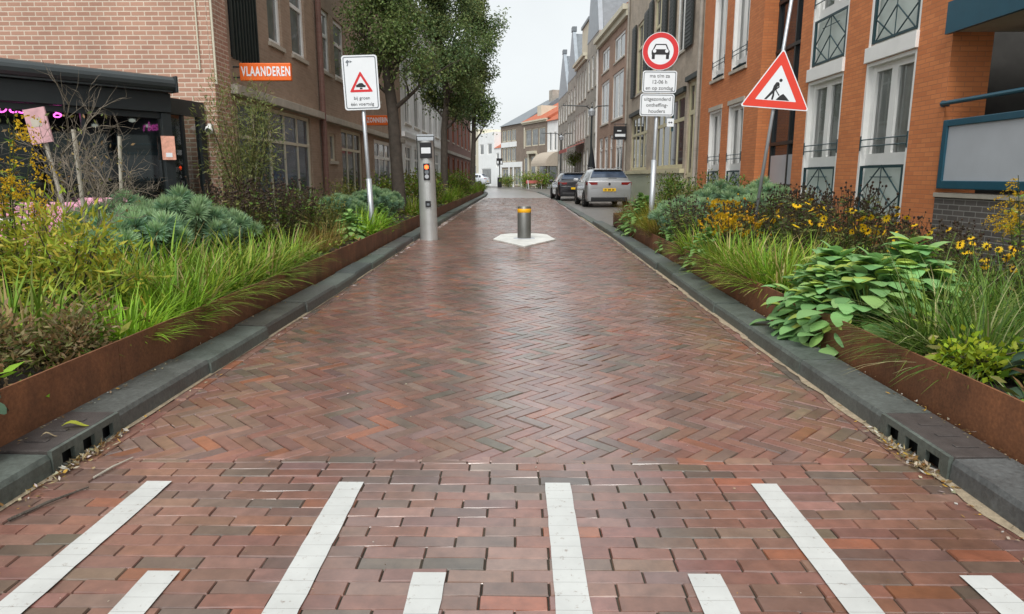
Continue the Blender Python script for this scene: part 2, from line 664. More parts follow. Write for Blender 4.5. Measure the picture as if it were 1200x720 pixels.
rng = random.Random(7)


def jit(c, a=.15, r=rng):
    k = 1 + r.uniform(-a, a)
    return tuple(max(0, min(1, x * k * (1 + r.uniform(-a * .4, a * .4)))) for x in c)


# ------------------------------------------------------------------ ground, road, kerbs
LKERB = [(-1.98, -1.0), (-1.975, 3.5), (-1.96, 7.0), (-2.03, 12.0), (-2.10, 22.0), (-2.12, 34), (-2.1, 44), (-2.25, 50), (-2.9, 58), (-4.5, 68), (-9, 84)]
RKERB = [(1.785, -1.0), (1.785, 3.5), (1.80, 6.5), (1.89, 10.7), (1.94, 17.0), (1.93, 26), (1.9, 37), (1.75, 46), (1.4, 56), (.4, 66), (-4, 80)]


def sheet(name, pts, z, m):
    mb = MB()
    mb.add([(x, y, z) for x, y in pts], [tuple(range(len(pts)))])
    o = mb.build(name, m)
    return tag(o, kind='structure')


mb = MB()
for i in range(-6, 7):
    for j in range(-6, 7):
        mb.quad((i * 90 - 45, j * 90 - 45, -.05), (i * 90 + 45, j * 90 - 45, -.05), (i * 90 + 45, j * 90 + 45, -.05), (i * 90 - 45, j * 90 + 45, -.05))
tag(mb.build('ground', M['ground']), kind='structure')


def clip(poly, axis, val, sign):
    """keep the part of a 2-D polygon with sign*(p[axis]-val) >= 0"""
    out = []
    for i in range(len(poly)):
        a, b = poly[i], poly[(i + 1) % len(poly)]
        da, db = sign * (a[axis] - val), sign * (b[axis] - val)
        if da >= 0: out.append(a)
        if (da >= 0) != (db >= 0):
            t = da / (da - db)
            out.append((a[0] + (b[0] - a[0]) * t, a[1] + (b[1] - a[1]) * t))
    return out


BR_COLS = [((.20, .095, .068), 26), ((.185, .084, .062), 24), ((.175, .094, .072), 20), ((.22, .122, .092), 12), ((.14, .085, .066), 14),
           ((.125, .092, .068), 6), ((.24, .085, .045), 5), ((.19, .125, .095), 5), ((.15, .088, .075), 9), ((.10, .078, .06), 3)]
BR_LIST = [c for c, w in BR_COLS for _ in range(w)]


def sag(x, y):
    k = min(1, max(0, (y - 2.95) / 1.5))
    return k * (.0035 * math.sin(1.9 * x + .8 * y) + .003 * math.sin(1.15 * y - 1.3 * x + 1) - .004 * math.exp(-((abs(x + .05) - .78) / .25) ** 2))


def brick_prism(mb, poly, z, inset, r, col):
    """one clinker: slightly tilted top with worn edges; inset is the half joint (x, y) plus a worn edge"""
    poly = [p for k, p in enumerate(poly) if math.hypot(p[0] - poly[k - 1][0], p[1] - poly[k - 1][1]) > .006]
    n = len(poly)
    if n < 3: return
    area = .5 * sum(poly[i][0] * poly[(i + 1) % n][1] - poly[(i + 1) % n][0] * poly[i][1] for i in range(n))
    if area < 0:
        poly = poly[::-1]
        area = -area
    if area < .0004: return
    cx = sum(p[0] for p in poly) / n
    cy = sum(p[1] for p in poly) / n
    tx, ty = r.gauss(0, .010), r.gauss(0, .010)
    zz = z + r.gauss(0, .0012) + sag(cx, cy)
    # move every edge inwards by its joint width, then meet the edges again at the corners
    def shrunk(extra):
        lines = []
        for i in range(n):
            a, b = poly[i], poly[(i + 1) % n]
            dx, dy = b[0] - a[0], b[1] - a[1]
            L = math.hypot(dx, dy)
            if L < 1e-6: return None
            nx, ny = -dy / L, dx / L
            w = (inset[0] if abs(nx) > .8 else inset[1] if abs(ny) > .8 else inset[2]) + extra
            lines.append((a[0] + nx * w, a[1] + ny * w, dx / L, dy / L))
        out = []
        for i in range(n):
            x1, y1, u1, v1 = lines[i - 1]
            x2, y2, u2, v2 = lines[i]
            den = u1 * v2 - v1 * u2
            if abs(den) < 1e-4: return None
            t = ((x2 - x1) * v2 - (y2 - y1) * u2) / den
            out.append((x1 + u1 * t, y1 + v1 * t))
        return out
    p0, p1 = shrunk(0), shrunk(.0028)
    if p0 is None or p1 is None: return
    low = [(x, y, zz - .006) for x, y in p0]
    top = [(x, y, zz + (x - cx) * tx + (y - cy) * ty) for x, y in p1]
    vs = low + top
    fs = [tuple(range(n, 2 * n))] + [(i, (i + 1) % n, n + (i + 1) % n, n + i) for i in range(n)]
    mb.add(vs, fs, col)


r = random.Random(11)
BW, BL = .0695, .2085
mb = MB()
Y_ROW = 2.872                                # the last straight course; herringbone beyond
# straight courses across the road in the foreground
y = .55
row = 0
while y < Y_ROW - .01:
    off = (row % 2) * BL / 2 + r.uniform(-.012, .012)
    x = -2.2 + off
    while x < 2.1:
        w = BL if r.random() > .05 else BL / 2
        brick_prism(mb, [(x, y), (x + w, y), (x + w, y + BW), (x, y + BW)], 0, (.0024, .0010, .0027), r, jit(r.choice(BR_LIST), .15, r))
        x += w
    y += BW
    row += 1
# herringbone
Y_END = 41.0
c45 = math.sqrt(.5)
U = BW
x0h, y0h = .031, Y_ROW
seen = set()
ni = int((Y_END - Y_ROW) / (U * c45)) + 60
# unit cells of the lattice, turned so that equal bricks lie side by side across the road
for i in range(-60, ni):
    for j in range(-ni, 60):
        X = (i + j) * U * c45
        Yy = (i - j) * U * c45
        if Yy < -.4 or Yy > Y_END - Y_ROW or X < -2.4 or X > 2.4: continue
        dd = (i - j) % 6
        if dd < 3: key = (i - dd, j, 0)
        else: key = (i, j - (5 - dd), 1)
        seen.add(key)
for (i, j, o) in sorted(seen):
    if o == 0: cells = [(i, j), (i + 3, j), (i + 3, j + 1), (i, j + 1)]
    else: cells = [(i, j), (i + 1, j), (i + 1, j + 3), (i, j + 3)]
    poly = [(x0h + (a + b) * U * c45, y0h + (a - b) * U * c45) for a, b in cells]
    if max(p[1] for p in poly) <= Y_ROW: continue
    if min(p[1] for p in poly) < Y_ROW:
        poly = clip(poly, 1, Y_ROW, 1)
    cy = poly[0][1] if poly else 0
    lx, rx = (-1.97 + .075 if cy < 8 else -2.03 + .075), (1.79 - .075 if cy < 8 else 1.9 - .075)
    if poly and min(p[0] for p in poly) < lx: poly = clip(poly, 0, lx, 1)
    if poly and max(p[0] for p in poly) > rx: poly = clip(poly, 0, rx, -1)
    if len(poly) < 3: continue
    brick_prism(mb, poly, 0, (.0022, .0008, .0018), r, jit(r.choice(BR_LIST), .15, r))
# a stretcher course along each kerb
for sx in (0, 1):
    y = Y_ROW
    while y < Y_END:
        if sx == 0:
            xa, xb = (-1.97, -1.897) if y < 8 else (-2.1, -1.957)
        else:
            xa, xb = (1.717, 1.79) if y < 8 else (1.827, 1.93)
        brick_prism(mb, [(xa, y), (xb, y), (xb, y + BL), (xa, y + BL)], 0, (.001, .002, .002), r, jit(r.choice(BR_LIST), .15, r))
        y += BL
road = tag(mb.build('road', M['clinker']), kind='structure')
sheet('road_bed', [(-2.25, -1), (2.1, -1), (2.1, Y_END), (-2.3, Y_END)], -.016, M['joint'])
sheet('front_bed', [(-2.2, -1), (2.0, -1), (2.0, 2.95), (-2.2, 2.95)], -.0072, M['joint'])
far_l = [p for p in LKERB if p[1] > Y_END]
far_r = [p for p in RKERB if p[1] > Y_END]
sheet('road_far', [(-2.3, Y_END), (2.1, Y_END)] + [(x + .1, y) for x, y in far_r] + [(x - .1, y) for x, y in far_l][::-1], -.004, M['tarmac'])
sheet('parking_bay', [(2.05, 17.75), (5.6, 17.75), (5.6, 34), (4.8, 48), (4.2, 66), (4.6, 74), (-7, 97), (-11, 90), (-3.6, 80), (.6, 66), (1.6, 56), (1.95, 46), (2.1, 37)], .002, M['paving'])
sheet('left_paving', [(-5.2, 17), (-4.2, 17), (-3.9, 48), (-4.2, 58), (-6, 70), (-12, 86), (-14, 80), (-8, 66)], .02, M['paving'])

# painted teeth across the foreground
mb = MB()
rp = random.Random(3)


def paint_bar(xa, xb, ya, yb):
    n = max(1, round((yb - ya) / BW))
    ys = [ya + (yb - ya) * k / n for k in range(n + 1)]
    e = [(rp.uniform(-.0018, .0015), rp.uniform(-.0015, .0018)) for _ in ys]
    for k in range(n):
        z = .0055
        g = .0008
        mb.quad((xa + e[k][0], ys[k] + g * .5, z), (xb + e[k][1], ys[k] + g * .5, z), (xb + e[k + 1][1], ys[k + 1] - g * .5, z), (xa + e[k + 1][0], ys[k + 1] - g * .5, z))
        mb.quad((xa + e[k + 1][0], ys[k + 1] - g * .5, z), (xb + e[k + 1][1], ys[k + 1] - g * .5, z), (xb + e[k + 1][1], ys[k + 1] + g * .5, z - .0008), (xa + e[k + 1][0], ys[k + 1] + g * .5, z - .0008))


for x in (-1.545, -.745, .11, .96):
    paint_bar(x, x + .104, 1.3, 2.64)
for x in (-1.19, -.335, .54, 1.40):
    paint_bar(x, x + .104, .65, 1.985)
tag(mb.build('road_markings', M['paint']), kind='structure')


def interp(path, y):
    for (xa, ya), (xb, yb) in zip(path, path[1:]):
        if ya <= y <= yb:
            return xa + (xb - xa) * (y - ya) / (yb - ya)
    return path[-1][0]


# kerb stones, one row each side; gaps are left where the gullies sit
GUL = {0: (2.70, 3.20), 1: (2.68, 3.22)}


def kerb(side, path, y0, y1):
    sgn = -1 if side == 0 else 1
    mb = MB()
    rk = random.Random(5 + side)
    y = y0
    while y < y1:
        L = 1.0
        ye = min(y + L, y1)
        g0, g1 = GUL[side]
        if y < g0 < ye: ye = g0
        if abs(y - g0) < 1e-6:
            y = g1
            continue
        xa, xb = interp(path, y), interp(path, ye)
        h = .102 + rk.uniform(-.008, .007)
        if side == 1 and y >= 17.6: h = .035
        j = rk.uniform(-.010, .010)
        kc = jit((1, 1, 1), .28, rk)
        w = .25
        b = .022
        prof = [(0, -.06), (.006, h - b), (b * .8, h), (w, h + .004), (w, -.06)]
        ys = [y + .004, ye - .004]
        xs = [xa + j, xb + j]
        vs = []
        for k in range(2):
            for px, pz in prof: vs.append((xs[k] + sgn * px, ys[k], pz))
        n = len(prof)
        fs = []
        for k in range(n):
            k2 = (k + 1) % n
            fs.append((k, k2, n + k2, n + k) if sgn < 0 else (k2, k, n + k, n + k2))
        fs += [tuple(range(n)), tuple(range(2 * n - 1, n - 1, -1))]
        mb.add(vs, fs, kc)
        y = ye
    return tag(mb.build('left_kerb' if side == 0 else 'right_kerb', M['kerb']), kind='structure')


kerb(0, LKERB, 1.2, 66)
kerb(1, RKERB, 1.2, 56)


def gully(side, label):
    y0, y1 = GUL[side]
    sgn = -1 if side == 0 else 1
    x = interp(LKERB if side == 0 else RKERB, (y0 + y1) / 2)
    t = thing('street_gully', label, 'drain', (x, y0, 0), 0, 'cast iron kerb drains')
    L = y1 - y0
    fr = MB()

    def bx(xa, xb, ya, yb, za, zb):
        fr.box(min(sgn * xa, sgn * xb), max(sgn * xa, sgn * xb), ya, yb, za, zb)
    bx(0, .02, .002, L - .002, .075, .106)             # lip
    bx(0, .02, .002, L - .002, -.02, .012)
    for k in range(4):
        yy = .002 + (L - .064) * k / 3
        bx(0, .02, yy, yy + .06, .012, .075)
    fr.build('slotted_mouth', M['kerb'], t)
    cv = MB()
    cv.box(min(sgn * .02, sgn * .25), max(sgn * .02, sgn * .25), .004, L - .004, .078, .108)
    for k in range(3):
        ya = .10 + k * .13
        cv.box(min(sgn * .09, sgn * .19), max(sgn * .09, sgn * .19), ya, ya + .03, .108, .1125)
    cv.build('cover_plate', M['iron'], t, bevel=.003)
    dk = MB()
    dk.box(min(sgn * .05, sgn * .24), max(sgn * .05, sgn * .24), .01, L - .01, -.05, .076)
    dk.build('sump', M['black'], t)


gully(0, 'iron kerb drain with a yellow leaf on its cover, under the long grey-red planter edging')
gully(1, 'iron kerb drain with three dark slots below the lime plant and grasses')


# ------------------------------------------------------------------ planter beds: corten edging and soil
def edging(name, label, path, z0, z1, th=.012):
    mb = MB()
    for (xa, ya), (xb, yb) in zip(path, path[1:]):
        n = max(1, int(math.hypot(xb - xa, yb - ya) / 1.2))
        for k in range(n):
            p = (xa + (xb - xa) * k / n, ya + (yb - ya) * k / n)
            q = (xa + (xb - xa) * (k + 1) / n, ya + (yb - ya) * (k + 1) / n)
            dx, dy = q[0] - p[0], q[1] - p[1]
            L = math.hypot(dx, dy)
            nx, ny = -dy / L * th, dx / L * th
            g = .001
            p2 = (p[0] + dx * g, p[1] + dy * g)
            q2 = (q[0] - dx * g, q[1] - dy * g)
            mb.flat([p2, q2, (q2[0] + nx, q2[1] + ny), (p2[0] + nx, p2[1] + ny)], z0, z1)
    return tag(mb.build(name, M['corten']), label, 'planter edging')


LEDGE = [(-2.215, 1.0), (-2.235, 5), (-2.27, 9), (-2.36, 14), (-2.40, 24), (-2.42, 44), (-2.55, 50), (-3.2, 58)]
REDGE = [(2.085, 1.0), (2.10, 5), (2.12, 8), (2.18, 11), (2.30, 14), (2.42, 17.6), (4.9, 17.6)]
edging('corten_edging', 'brown rusted steel edging strip holding the plant bed before the terrace and brown houses', LEDGE, .03, .35)
edging('corten_edging', 'rust orange steel edging strip holding the flower bed before the orange brick building', REDGE, .03, .335)
sheet('left_bed_soil', [(x - .02, y) for x, y in LEDGE] + [(-4.2, 58), (-4.3, 20), (-4.6, 11), (-9, 9), (-9, 1)], .24, M['soil'])
sheet('right_bed_soil', [(x + .02, y) for x, y in REDGE[:-1]] + [(5.25, 17.58), (5.25, 1)], .24, M['soil'])


# ------------------------------------------------------------------ houses
# a house stands at its own origin: local x runs along the front, local y goes into the house, z is up
def cells(lo, hi, cuts):
    v = sorted({lo, hi, *[c for c in cuts if lo < c < hi]})
    return list(zip(v, v[1:]))


def wall_with_holes(mb, L, H, holes, z0=0.0, rev=.13):
    us = [c for h in holes for c in h[:2]]
    zs = [c for h in holes for c in h[2:4]]
    for ua, ub in cells(0, L, us):
        for za, zb in cells(z0, H, zs):
            um, zm = (ua + ub) / 2, (za + zb) / 2
            if any(h[0] < um < h[1] and h[2] < zm < h[3] for h in holes): continue
            mb.quad((ua, 0, za), (ub, 0, za), (ub, 0, zb), (ua, 0, zb))
    for h in holes:
        a, b, c, d2 = h[:4]
        mb.quad((a, 0, c), (a, 0, d2), (a, rev, d2), (a, rev, c))
        mb.quad((b, 0, d2), (b, 0, c), (b, rev, c), (b, rev, d2))
        mb.quad((a, 0, d2), (b, 0, d2), (b, rev, d2), (a, rev, d2))
        mb.quad((b, 0, c), (a, 0, c), (a, rev, c), (b, rev, c))


def window(root, a, b, c, d, frame='white', pane='pane', nx=1, nz=(), fw=.06, y=.07, sill='stone', rows=None, name='window'):
    """frame in an opening a..b, c..d: nx lights across, transoms at the heights nz"""
    fm = MB()
    y2 = y + .06
    fm.box(a, a + fw, y, y2, c, d)
    fm.box(b - fw, b, y, y2, c, d)
    fm.box(a + fw, b - fw, y, y2, d - fw, d)
    fm.box(a + fw, b - fw, y, y2, c, c + fw)
    for k in range(1, nx):
        u = a + (b - a) * k / nx
        fm.box(u - fw * .4, u + fw * .4, y + .006, y2, c + fw, d - fw)
    for z in nz:
        fm.box(a + fw, b - fw, y + .003, y2, z - fw * .45, z + fw * .45)
    f = fm.build(name, M[frame], root)
    pm = MB()
    pm.quad((a + fw * .5, y + .035, c + fw * .5), (b - fw * .5, y + .035, c + fw * .5), (b - fw * .5, y + .035, d - fw * .5), (a + fw * .5, y + .035, d - fw * .5))
    pm.build('pane', M[pane], f)
    if sill:
        sm = MB()
        sm.box(a - .05, b + .05, -.05, y - .002, c - .08, c - .002)
        sm.build('sill', M[sill], f)
    return f


def shell(mb, L, H, D, z0=0.0):
    """sides, back and top of a house block"""
    mb.quad((0, D, z0), (0, 0, z0), (0, 0, H), (0, D, H))
    mb.quad((L, 0, z0), (L, D, z0), (L, D, H), (L, 0, H))
    mb.quad((L, D, z0), (0, D, z0), (0, D, H), (L, D, H))
    mb.quad((0, 0, H), (L, 0, H), (L, D, H), (0, D, H))


def house(name, label, p_start, p_end, H, D, wallmat, holes, cat='house'):
    """front from p_start to p_end (world x, y) with the street on the right-hand side of that walk"""
    dx, dy = p_end[0] - p_start[0], p_end[1] - p_start[1]
    L = math.hypot(dx, dy)
    t = thing(name, label, cat, (p_start[0], p_start[1], 0), math.atan2(dy, dx))
    mb = MB()
    wall_with_holes(mb, L, H, holes)
    shell(mb, L, H, D)
    mb.build('wall', M[wallmat], t)
    return t, L


def cornice(t, L, z, m='white', h=.3, p=.22, name='cornice'):
    mb = MB()
    mb.prism([(0, 0)], 0, 0) if False else None
    mb.box(-.02, L + .02, -p * .5, -.003, z - h, z - h * .45)
    mb.box(-.04, L + .04, -p, -.003, z - h * .45, z + .02)
    return mb.build(name, M[m], t)


def pitched(t, L, D, z, rise, m, over=.15, hip0=0, hip1=0):
    """roof with its ridge along the street"""
    mb = MB()
    a, b, c, d2 = (-.02, -over, z), (L + .02, -over, z), (L + .02, D + over, z), (-.02, D + over, z)
    e, f = (hip0, D / 2, z + rise), (L - hip1, D / 2, z + rise)
    mb.add([a, b, c, d2, e, f], [(0, 1, 5, 4), (2, 3, 4, 5), (1, 2, 5), (3, 0, 4), (3, 2, 1, 0)])
    return mb.build('roof', M[m], t)


def gable_roof(t, L, D, z, rise, m, wallm, top=.35):
    """pointed street gable: ridge runs into the house; the gable wall rises with it"""
    g = MB()
    g.prism([(0, z), (L, z), (L / 2 + top, z + rise), (L / 2 - top, z + rise)], -.02, .25)
    gw = g.build('gable', M[wallm], t)
    k = MB()
    k.box(L / 2 - top - .08, L / 2 + top + .08, -.06, .3, z + rise, z + rise + .35)
    k.build('gable_cap', M['sign_grey'], gw)
    mb = MB()
    a, b, c = (-.1, .26, z), (L + .1, .26, z), (L / 2, .26, z + rise * .96)
    a2, b2, c2 = (-.1, D, z), (L + .1, D, z), (L / 2, D, z + rise * .96)
    mb.add([a, b, c, a2, b2, c2], [(0, 1, 2), (5, 4, 3), (0, 2, 5, 3), (2, 1, 4, 5), (1, 0, 3, 4)])
    mb.build('roof', M[m], t)


def part_box(name, m, t, *a, bevel=0):
    mb = MB()
    mb.box(*a)
    return mb.build(name, M[m], t, bevel=bevel)


# ---- orange brick block on the right: front plane x = 5.3, from y = 21.1 (far, u = 0) towards the camera
XF = 5.3
YF = 20.75
oU = lambda y: YF - y
OA, OB = (9.62, 10.98), (11.72, 13.12)
UP0 = 3.16
hol = []
for (ya, yb) in (OA, OB):
    hol.append((oU(yb), oU(ya), .62, 2.93))
    hol.append((oU(yb), oU(ya), UP0, 5.6))
OC = [(16.75, 17.95), (18.55, 19.72)]
for (ya, yb) in OC:
    hol.append((oU(yb), oU(ya), .62, 3.0))
    hol.append((oU(yb), oU(ya), 3.82, 6.2))
orange = thing('brick_apartment_block', 'orange brick apartment block with white french windows and dark teal lattice railings', 'apartment building', (XF, YF, 0), -PI / 2)
mb = MB()
rec = (oU(15.75), oU(13.62))
L0 = oU(8.87)
H0 = 10.5
wall_with_holes(mb, L0, H0, hol + [(rec[0], rec[1], .0, H0 - .8)], rev=.16)
# back, far side and top of the block, and the return at the terrace corner
mb.quad((0, 12, 0), (0, 0, 0), (0, 0, H0), (0, 12, H0))
mb.quad((L0, 0, 0), (L0, .5, 0), (L0, .5, H0), (L0, 0, H0))
mb.quad((0, 0, H0), (L0, 0, H0), (L0, 12, H0), (0, 12, H0))
# sides of the stair recess
for u, sg in ((rec[0], 1), (rec[1], -1)):
    mb.quad((u, .16, 0), (u, .16, H0 - .8), (u, .42, H0 - .8), (u, .42, 0))
mb.build('wall', M['orangebrick'], orange)


def lattice(mb, a, b, c, d, y):
    """diamond lattice of flat bars in a frame"""
    w = .022
    mb.box(a, a + .05, y, y + .03, c, d)
    mb.box(b - .05, b, y, y + .03, c, d)
    mb.box(a + .05, b - .05, y, y + .03, d - .035, d)
    mb.box(a + .05, b - .05, y, y + .03, c, c + .035)
    m_ = (a + b) / 2
    zc = (c + d) / 2
    def bar(p, q, r_=.011):
        mb.tube([(p[0], y + .015, p[1]), (q[0], y + .015, q[1])], r_, 5)
    bar((m_, d), (a + .05, zc - .04))
    bar((m_, d), (b - .05, zc - .04))
    bar((m_, c), (a + .05, zc - .04))
    bar((m_, c), (b - .05, zc - .04))
    bar((a + .05, c), (m_, zc + .05))
    bar((b - .05, c), (m_, zc + .05))
    bar((m_, d), (m_, c), .008)
    bar((a + (m_ - a) * .5, (zc + d) / 2 + .02), (b - (b - m_) * .5, (zc + d) / 2 + .02), .008)


def french(a, b, c, d, zsill, upper=False):
    fm = MB()
    y = .075
    ft = .055
    fm.box(a, a + ft, y - .07, y + .07, c, d)                     # outer surround
    fm.box(b - ft, b, y - .07, y + .07, c, d)
    fm.box(a + ft, b - ft, y - .07, y + .07, d - .05, d)
    fw = .11
    zs = zsill
    m_ = (a + b) / 2
    fm.box(a + ft, b - ft, y + .01, y + .08, zs - .02, zs + .15)
    for u0, u1 in ((a + ft, a + ft + fw), (m_ - fw * .75, m_ + fw * .75), (b - ft - fw, b - ft)):
        fm.box(u0, u1, y + .012, y + .078, zs + .15, d - .05)
    fm.box(a + ft + fw, b - ft - fw, y + .014, y + .076, d - .05 - fw * .8, d - .051)
    f = fm.build('french_window', M['white'], orange)
    pm = MB()
    pm.quad((a + ft, y + .05, zs), (b - ft, y + .05, zs), (b - ft, y + .05, d - .05), (a + ft, y + .05, d - .05))
    pm.build('pane', M['clear'], f)
    # panel below the opening lights
    part_box('lower_panel', 'palepanel', f, a + ft, b - ft, y + .02, y + .06, c, zs - .025)
    lm = MB()
    lattice(lm, a + .07, b - .07, c + .04, zs - .03, y - .065)
    lm.build('lattice_railing', M['teal'], f)
    rm = MB()
    for z in (zs + .26, zs + .36):
        rm.tube([(a + .02, y - .07, z), (b - .02, y - .07, z)], .010, 6)
    for u in (a + .03, b - .03):
        rm.tube([(u, y - .07, zs + .2), (u, y - .07, zs + .42)], .014, 6)
    rm.build('guard_rail', M['teal'], f)
    # net curtains hanging in folds, and the room behind
    cm = MB()
    rc = random.Random(int(a * 100))
    def cloth(u0, u1):
        n = 26
        for k in range(n):
            x0, x1 = u0 + (u1 - u0) * k / n, u0 + (u1 - u0) * (k + 1) / n
            f0, f1 = .022 * math.sin(k * 1.7), .022 * math.sin((k + 1) * 1.7)
            cm.quad((x0, y + .11 + f0, zs + .03), (x1, y + .11 + f1, zs + .03), (x1, y + .11 + f1, d), (x0, y + .11 + f0, d))
    w = b - a
    cloth(a, a + w * rc.uniform(.36, .44))
    cloth(m_ - w * rc.uniform(.0, .03), m_ + w * rc.uniform(.30, .44))
    cm.build('curtain', M['curtain'], f, smooth=True)
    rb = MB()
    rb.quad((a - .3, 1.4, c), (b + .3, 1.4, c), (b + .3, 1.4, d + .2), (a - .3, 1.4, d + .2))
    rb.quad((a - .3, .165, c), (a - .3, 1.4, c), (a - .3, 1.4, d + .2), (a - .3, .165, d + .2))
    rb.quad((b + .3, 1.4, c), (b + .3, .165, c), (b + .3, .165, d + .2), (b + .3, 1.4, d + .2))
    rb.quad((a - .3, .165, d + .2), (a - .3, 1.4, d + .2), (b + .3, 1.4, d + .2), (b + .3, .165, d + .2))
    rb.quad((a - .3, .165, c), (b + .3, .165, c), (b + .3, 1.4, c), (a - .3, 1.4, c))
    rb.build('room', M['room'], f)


for (ya, yb) in (OA, OB):
    a, b = oU(yb), oU(ya)
    french(a, b, .62, 2.93, 1.44)
    french(a, b, UP0, 5.6, 4.0)
    part_box('window_beam', 'white', orange, a - .01, b + .01, -.045, .15, 2.935, UP0 - .005, bevel=.006)
for (ya, yb) in OC:
    a, b = oU(yb), oU(ya)
    french(a, b, .62, 3.0, 1.42)
    french(a, b, 3.82, 6.2, 3.92)
    part_box('lintel', 'stone', orange, a - .04, b + .04, -.03, .14, 3.003, 3.11)
    part_box('sill', 'stone', orange, a - .04, b + .04, -.05, .14, 3.74, 3.815)
# stair glazing in the recess
g = MB()
g.quad((rec[0], .36, 1.05), (rec[1], .36, 1.05), (rec[1], .36, 9.6), (rec[0], .36, 9.6))
st = g.build('stair_glazing', M['pane'], orange)
g = MB()
for z in (1.05, 1.95, 2.9, 3.9, 4.9, 6.2):
    g.box(rec[0], rec[1], .30, .38, z - .035, z + .035)
for u in (rec[0] + .05, (rec[0] + rec[1]) / 2, rec[1] - .05):
    g.box(u - .03, u + .03, .305, .375, 1.09, 9.6)
g.build('glazing_bar', M['anthra'], st)
part_box('lower_pane', 'frost', st, rec[0] + .09, rec[1] - .09, .32, .35, 1.09, 1.7)
part_box('recess_plinth', 'stone', orange, rec[0], rec[1], .2, .42, 0, 1.0)
# terrace beside the corner: grey brick parapet, coping, blue framed frosted panel, rail and the balcony above
TE = oU(3.0)
pb = MB()
pb.box(L0 + .004, TE, .0, .24, 0, .99)
pb.build('parapet', M['greybrick'], orange)
part_box('coping', 'stone', orange, L0 + .004, TE, -.03, .27, .993, 1.05, bevel=.008)
fb = MB()
a, b, c, d2 = L0 + .10, L0 + 3.4, 1.10, 1.93
fb.box(a, a + .09, -.06, .0, c, d2)
fb.box(b - .09, b, -.06, .0, c, d2)
fb.box(a + .09, b - .09, -.06, .0, d2 - .08, d2)
fb.box(a + .09, b - .09, -.06, .0, c, c + .10)
pf = fb.build('balcony_frame', M['bluepaint'], orange, bevel=.008)
part_box('frosted_panel', 'frost', pf, a + .09, b - .09, -.035, -.02, c + .10, d2 - .08)
rl = MB()
rl.tube([(L0 - .02, -.03, 2.14), (b, -.03, 2.14)], .028, 10)
rl.tube([(L0 - .02, -.03, 2.14), (L0 - .02, .05, 2.14)], .04, 10)
rl.tube([(b - .03, -.03, 1.93), (b - .03, -.03, 2.14)], .02, 8)
rl.build('handrail', M['bluepaint'], pf)
sb = MB()
sb.box(L0 + .01, TE, -.05, 1.9, 2.98, 3.10)
sb.build('balcony_slab', M['stone'], orange)
part_box('balcony_fascia', 'bluepaint', orange, L0 + .01, TE, -.11, -.055, 2.95, 3.32)
dk = MB()
dk.quad((L0 - .002, .5, 0), (L0 - 1.2, .5, 0), (L0 - 1.2, .5, 10), (L0 - .002, .5, 10))
dk.quad((L0 - 1.2, .5, 0), (L0 - 1.2, 1.9, 0), (L0 - 1.2, 1.9, 10), (L0 - 1.2, .5, 10))
dk.quad((L0 - 1.2, 1.9, 0), (TE, 1.9, 0), (TE, 1.9, 10), (L0, 1.9, 10))
bw_ = dk.build('terrace_back_wall', M['anthra'], orange)
for k in range(3):
    u = L0 + .25 + k * 1.25
    window(bw_, u, u + 1.1, .3, 2.8, 'teal', 'pane', 1, (), .07, 1.80, None, name='terrace_door')
part_box('terrace_floor', 'stone', orange, L0 + .01, TE, .25, 1.895, .2, .3)

# ---- grey-brown house with cream windows, right
t, L = house('shuttered_brick_house', 'grey-brown brick house with cream ground floor windows, pale green panel and black shutters', (5.3, 34.8), (5.3, 20.78), 11.5, 9, 'greytan',
             [(1.5, 5.6, 1.52, 3.95), (7.4, 12.1, 1.52, 3.9), (12.45, 13.7, .1, 4.15), (2.5, 4.5, 4.85, 7.85), (10.4, 11.95, 5.25, 8.4), (6.4, 8.2, 5.0, 8.0)])
window(t, 1.5, 5.6, 1.52, 3.95, 'cream', 'pane', 4, (3.1,), .13, .05, None)
window(t, 7.4, 12.1, 1.52, 3.9, 'cream', 'pane', 4, (3.1,), .13, .05, None)
window(t, 12.45, 13.7, .1, 4.15, 'cream', 'pane', 2, (3.2, 1.3), .15, .05, None, name='door')
window(t, 2.5, 4.5, 4.85, 7.85, 'cream', 'panelite', 2, (6.8,), .12, .05)
window(t, 6.4, 8.2, 5.0, 8.0, 'cream', 'panelite', 2, (6.9,), .12, .05)
window(t, 10.4, 11.95, 5.25, 8.4, 'white', 'panelite', 2, (7.4,), .10, .05)
for a, b, c, d2 in ((1.5, 2.45, 4.8, 7.9), (4.55, 5.5, 4.8, 7.9), (5.6, 6.35, 4.95, 8.05), (8.25, 9.0, 4.95, 8.05), (9.6, 10.35, 5.2, 8.45), (12.0, 12.9, 5.2, 8.45)):
    s_ = MB()
    s_.box(a, b, -.10, -.05, c, d2)
    for k in range(int((d2 - c) / .12)):
        s_.box(a + .06, b - .06, -.115, -.10, c + .06 + k * .12, c + .13 + k * .12)
    s_.build('shutter', M['shutter'], t)
pn = MB()
pn.box(.9, 12.3, -.09, -.003, 0, 1.36)
pn.build('plinth_panel', M['palegreen'], t)
part_box('plinth_ledge', 'cream', t, .8, 12.4, -.16, -.003, 1.363, 1.50)
part_box('shop_lintel', 'shutter', t, 1.2, 5.9, -.10, -.003, 3.955, 4.12)
part_box('shop_lintel', 'shutter', t, 7.2, 12.2, -.10, -.003, 3.905, 4.06)
part_box('shop_lintel', 'shutter', t, 12.35, 13.85, -.10, -.003, 4.155, 4.30)
cornice(t, L, 11.5, 'cream')
pitched(t, L, 9, 11.52, 3, 'redtile')
dp = MB()
dp.tube([(.12, -.07, 0), (.12, -.07, 11.2)], .05, 8)
dp.build('drainpipe', M['greyhouse'], t)
dp = MB()
dp.tube([(L - .1, -.07, 0), (L - .1, -.07, 11.2)], .05, 8)
dp.build('drainpipe', M['greyhouse'], t)

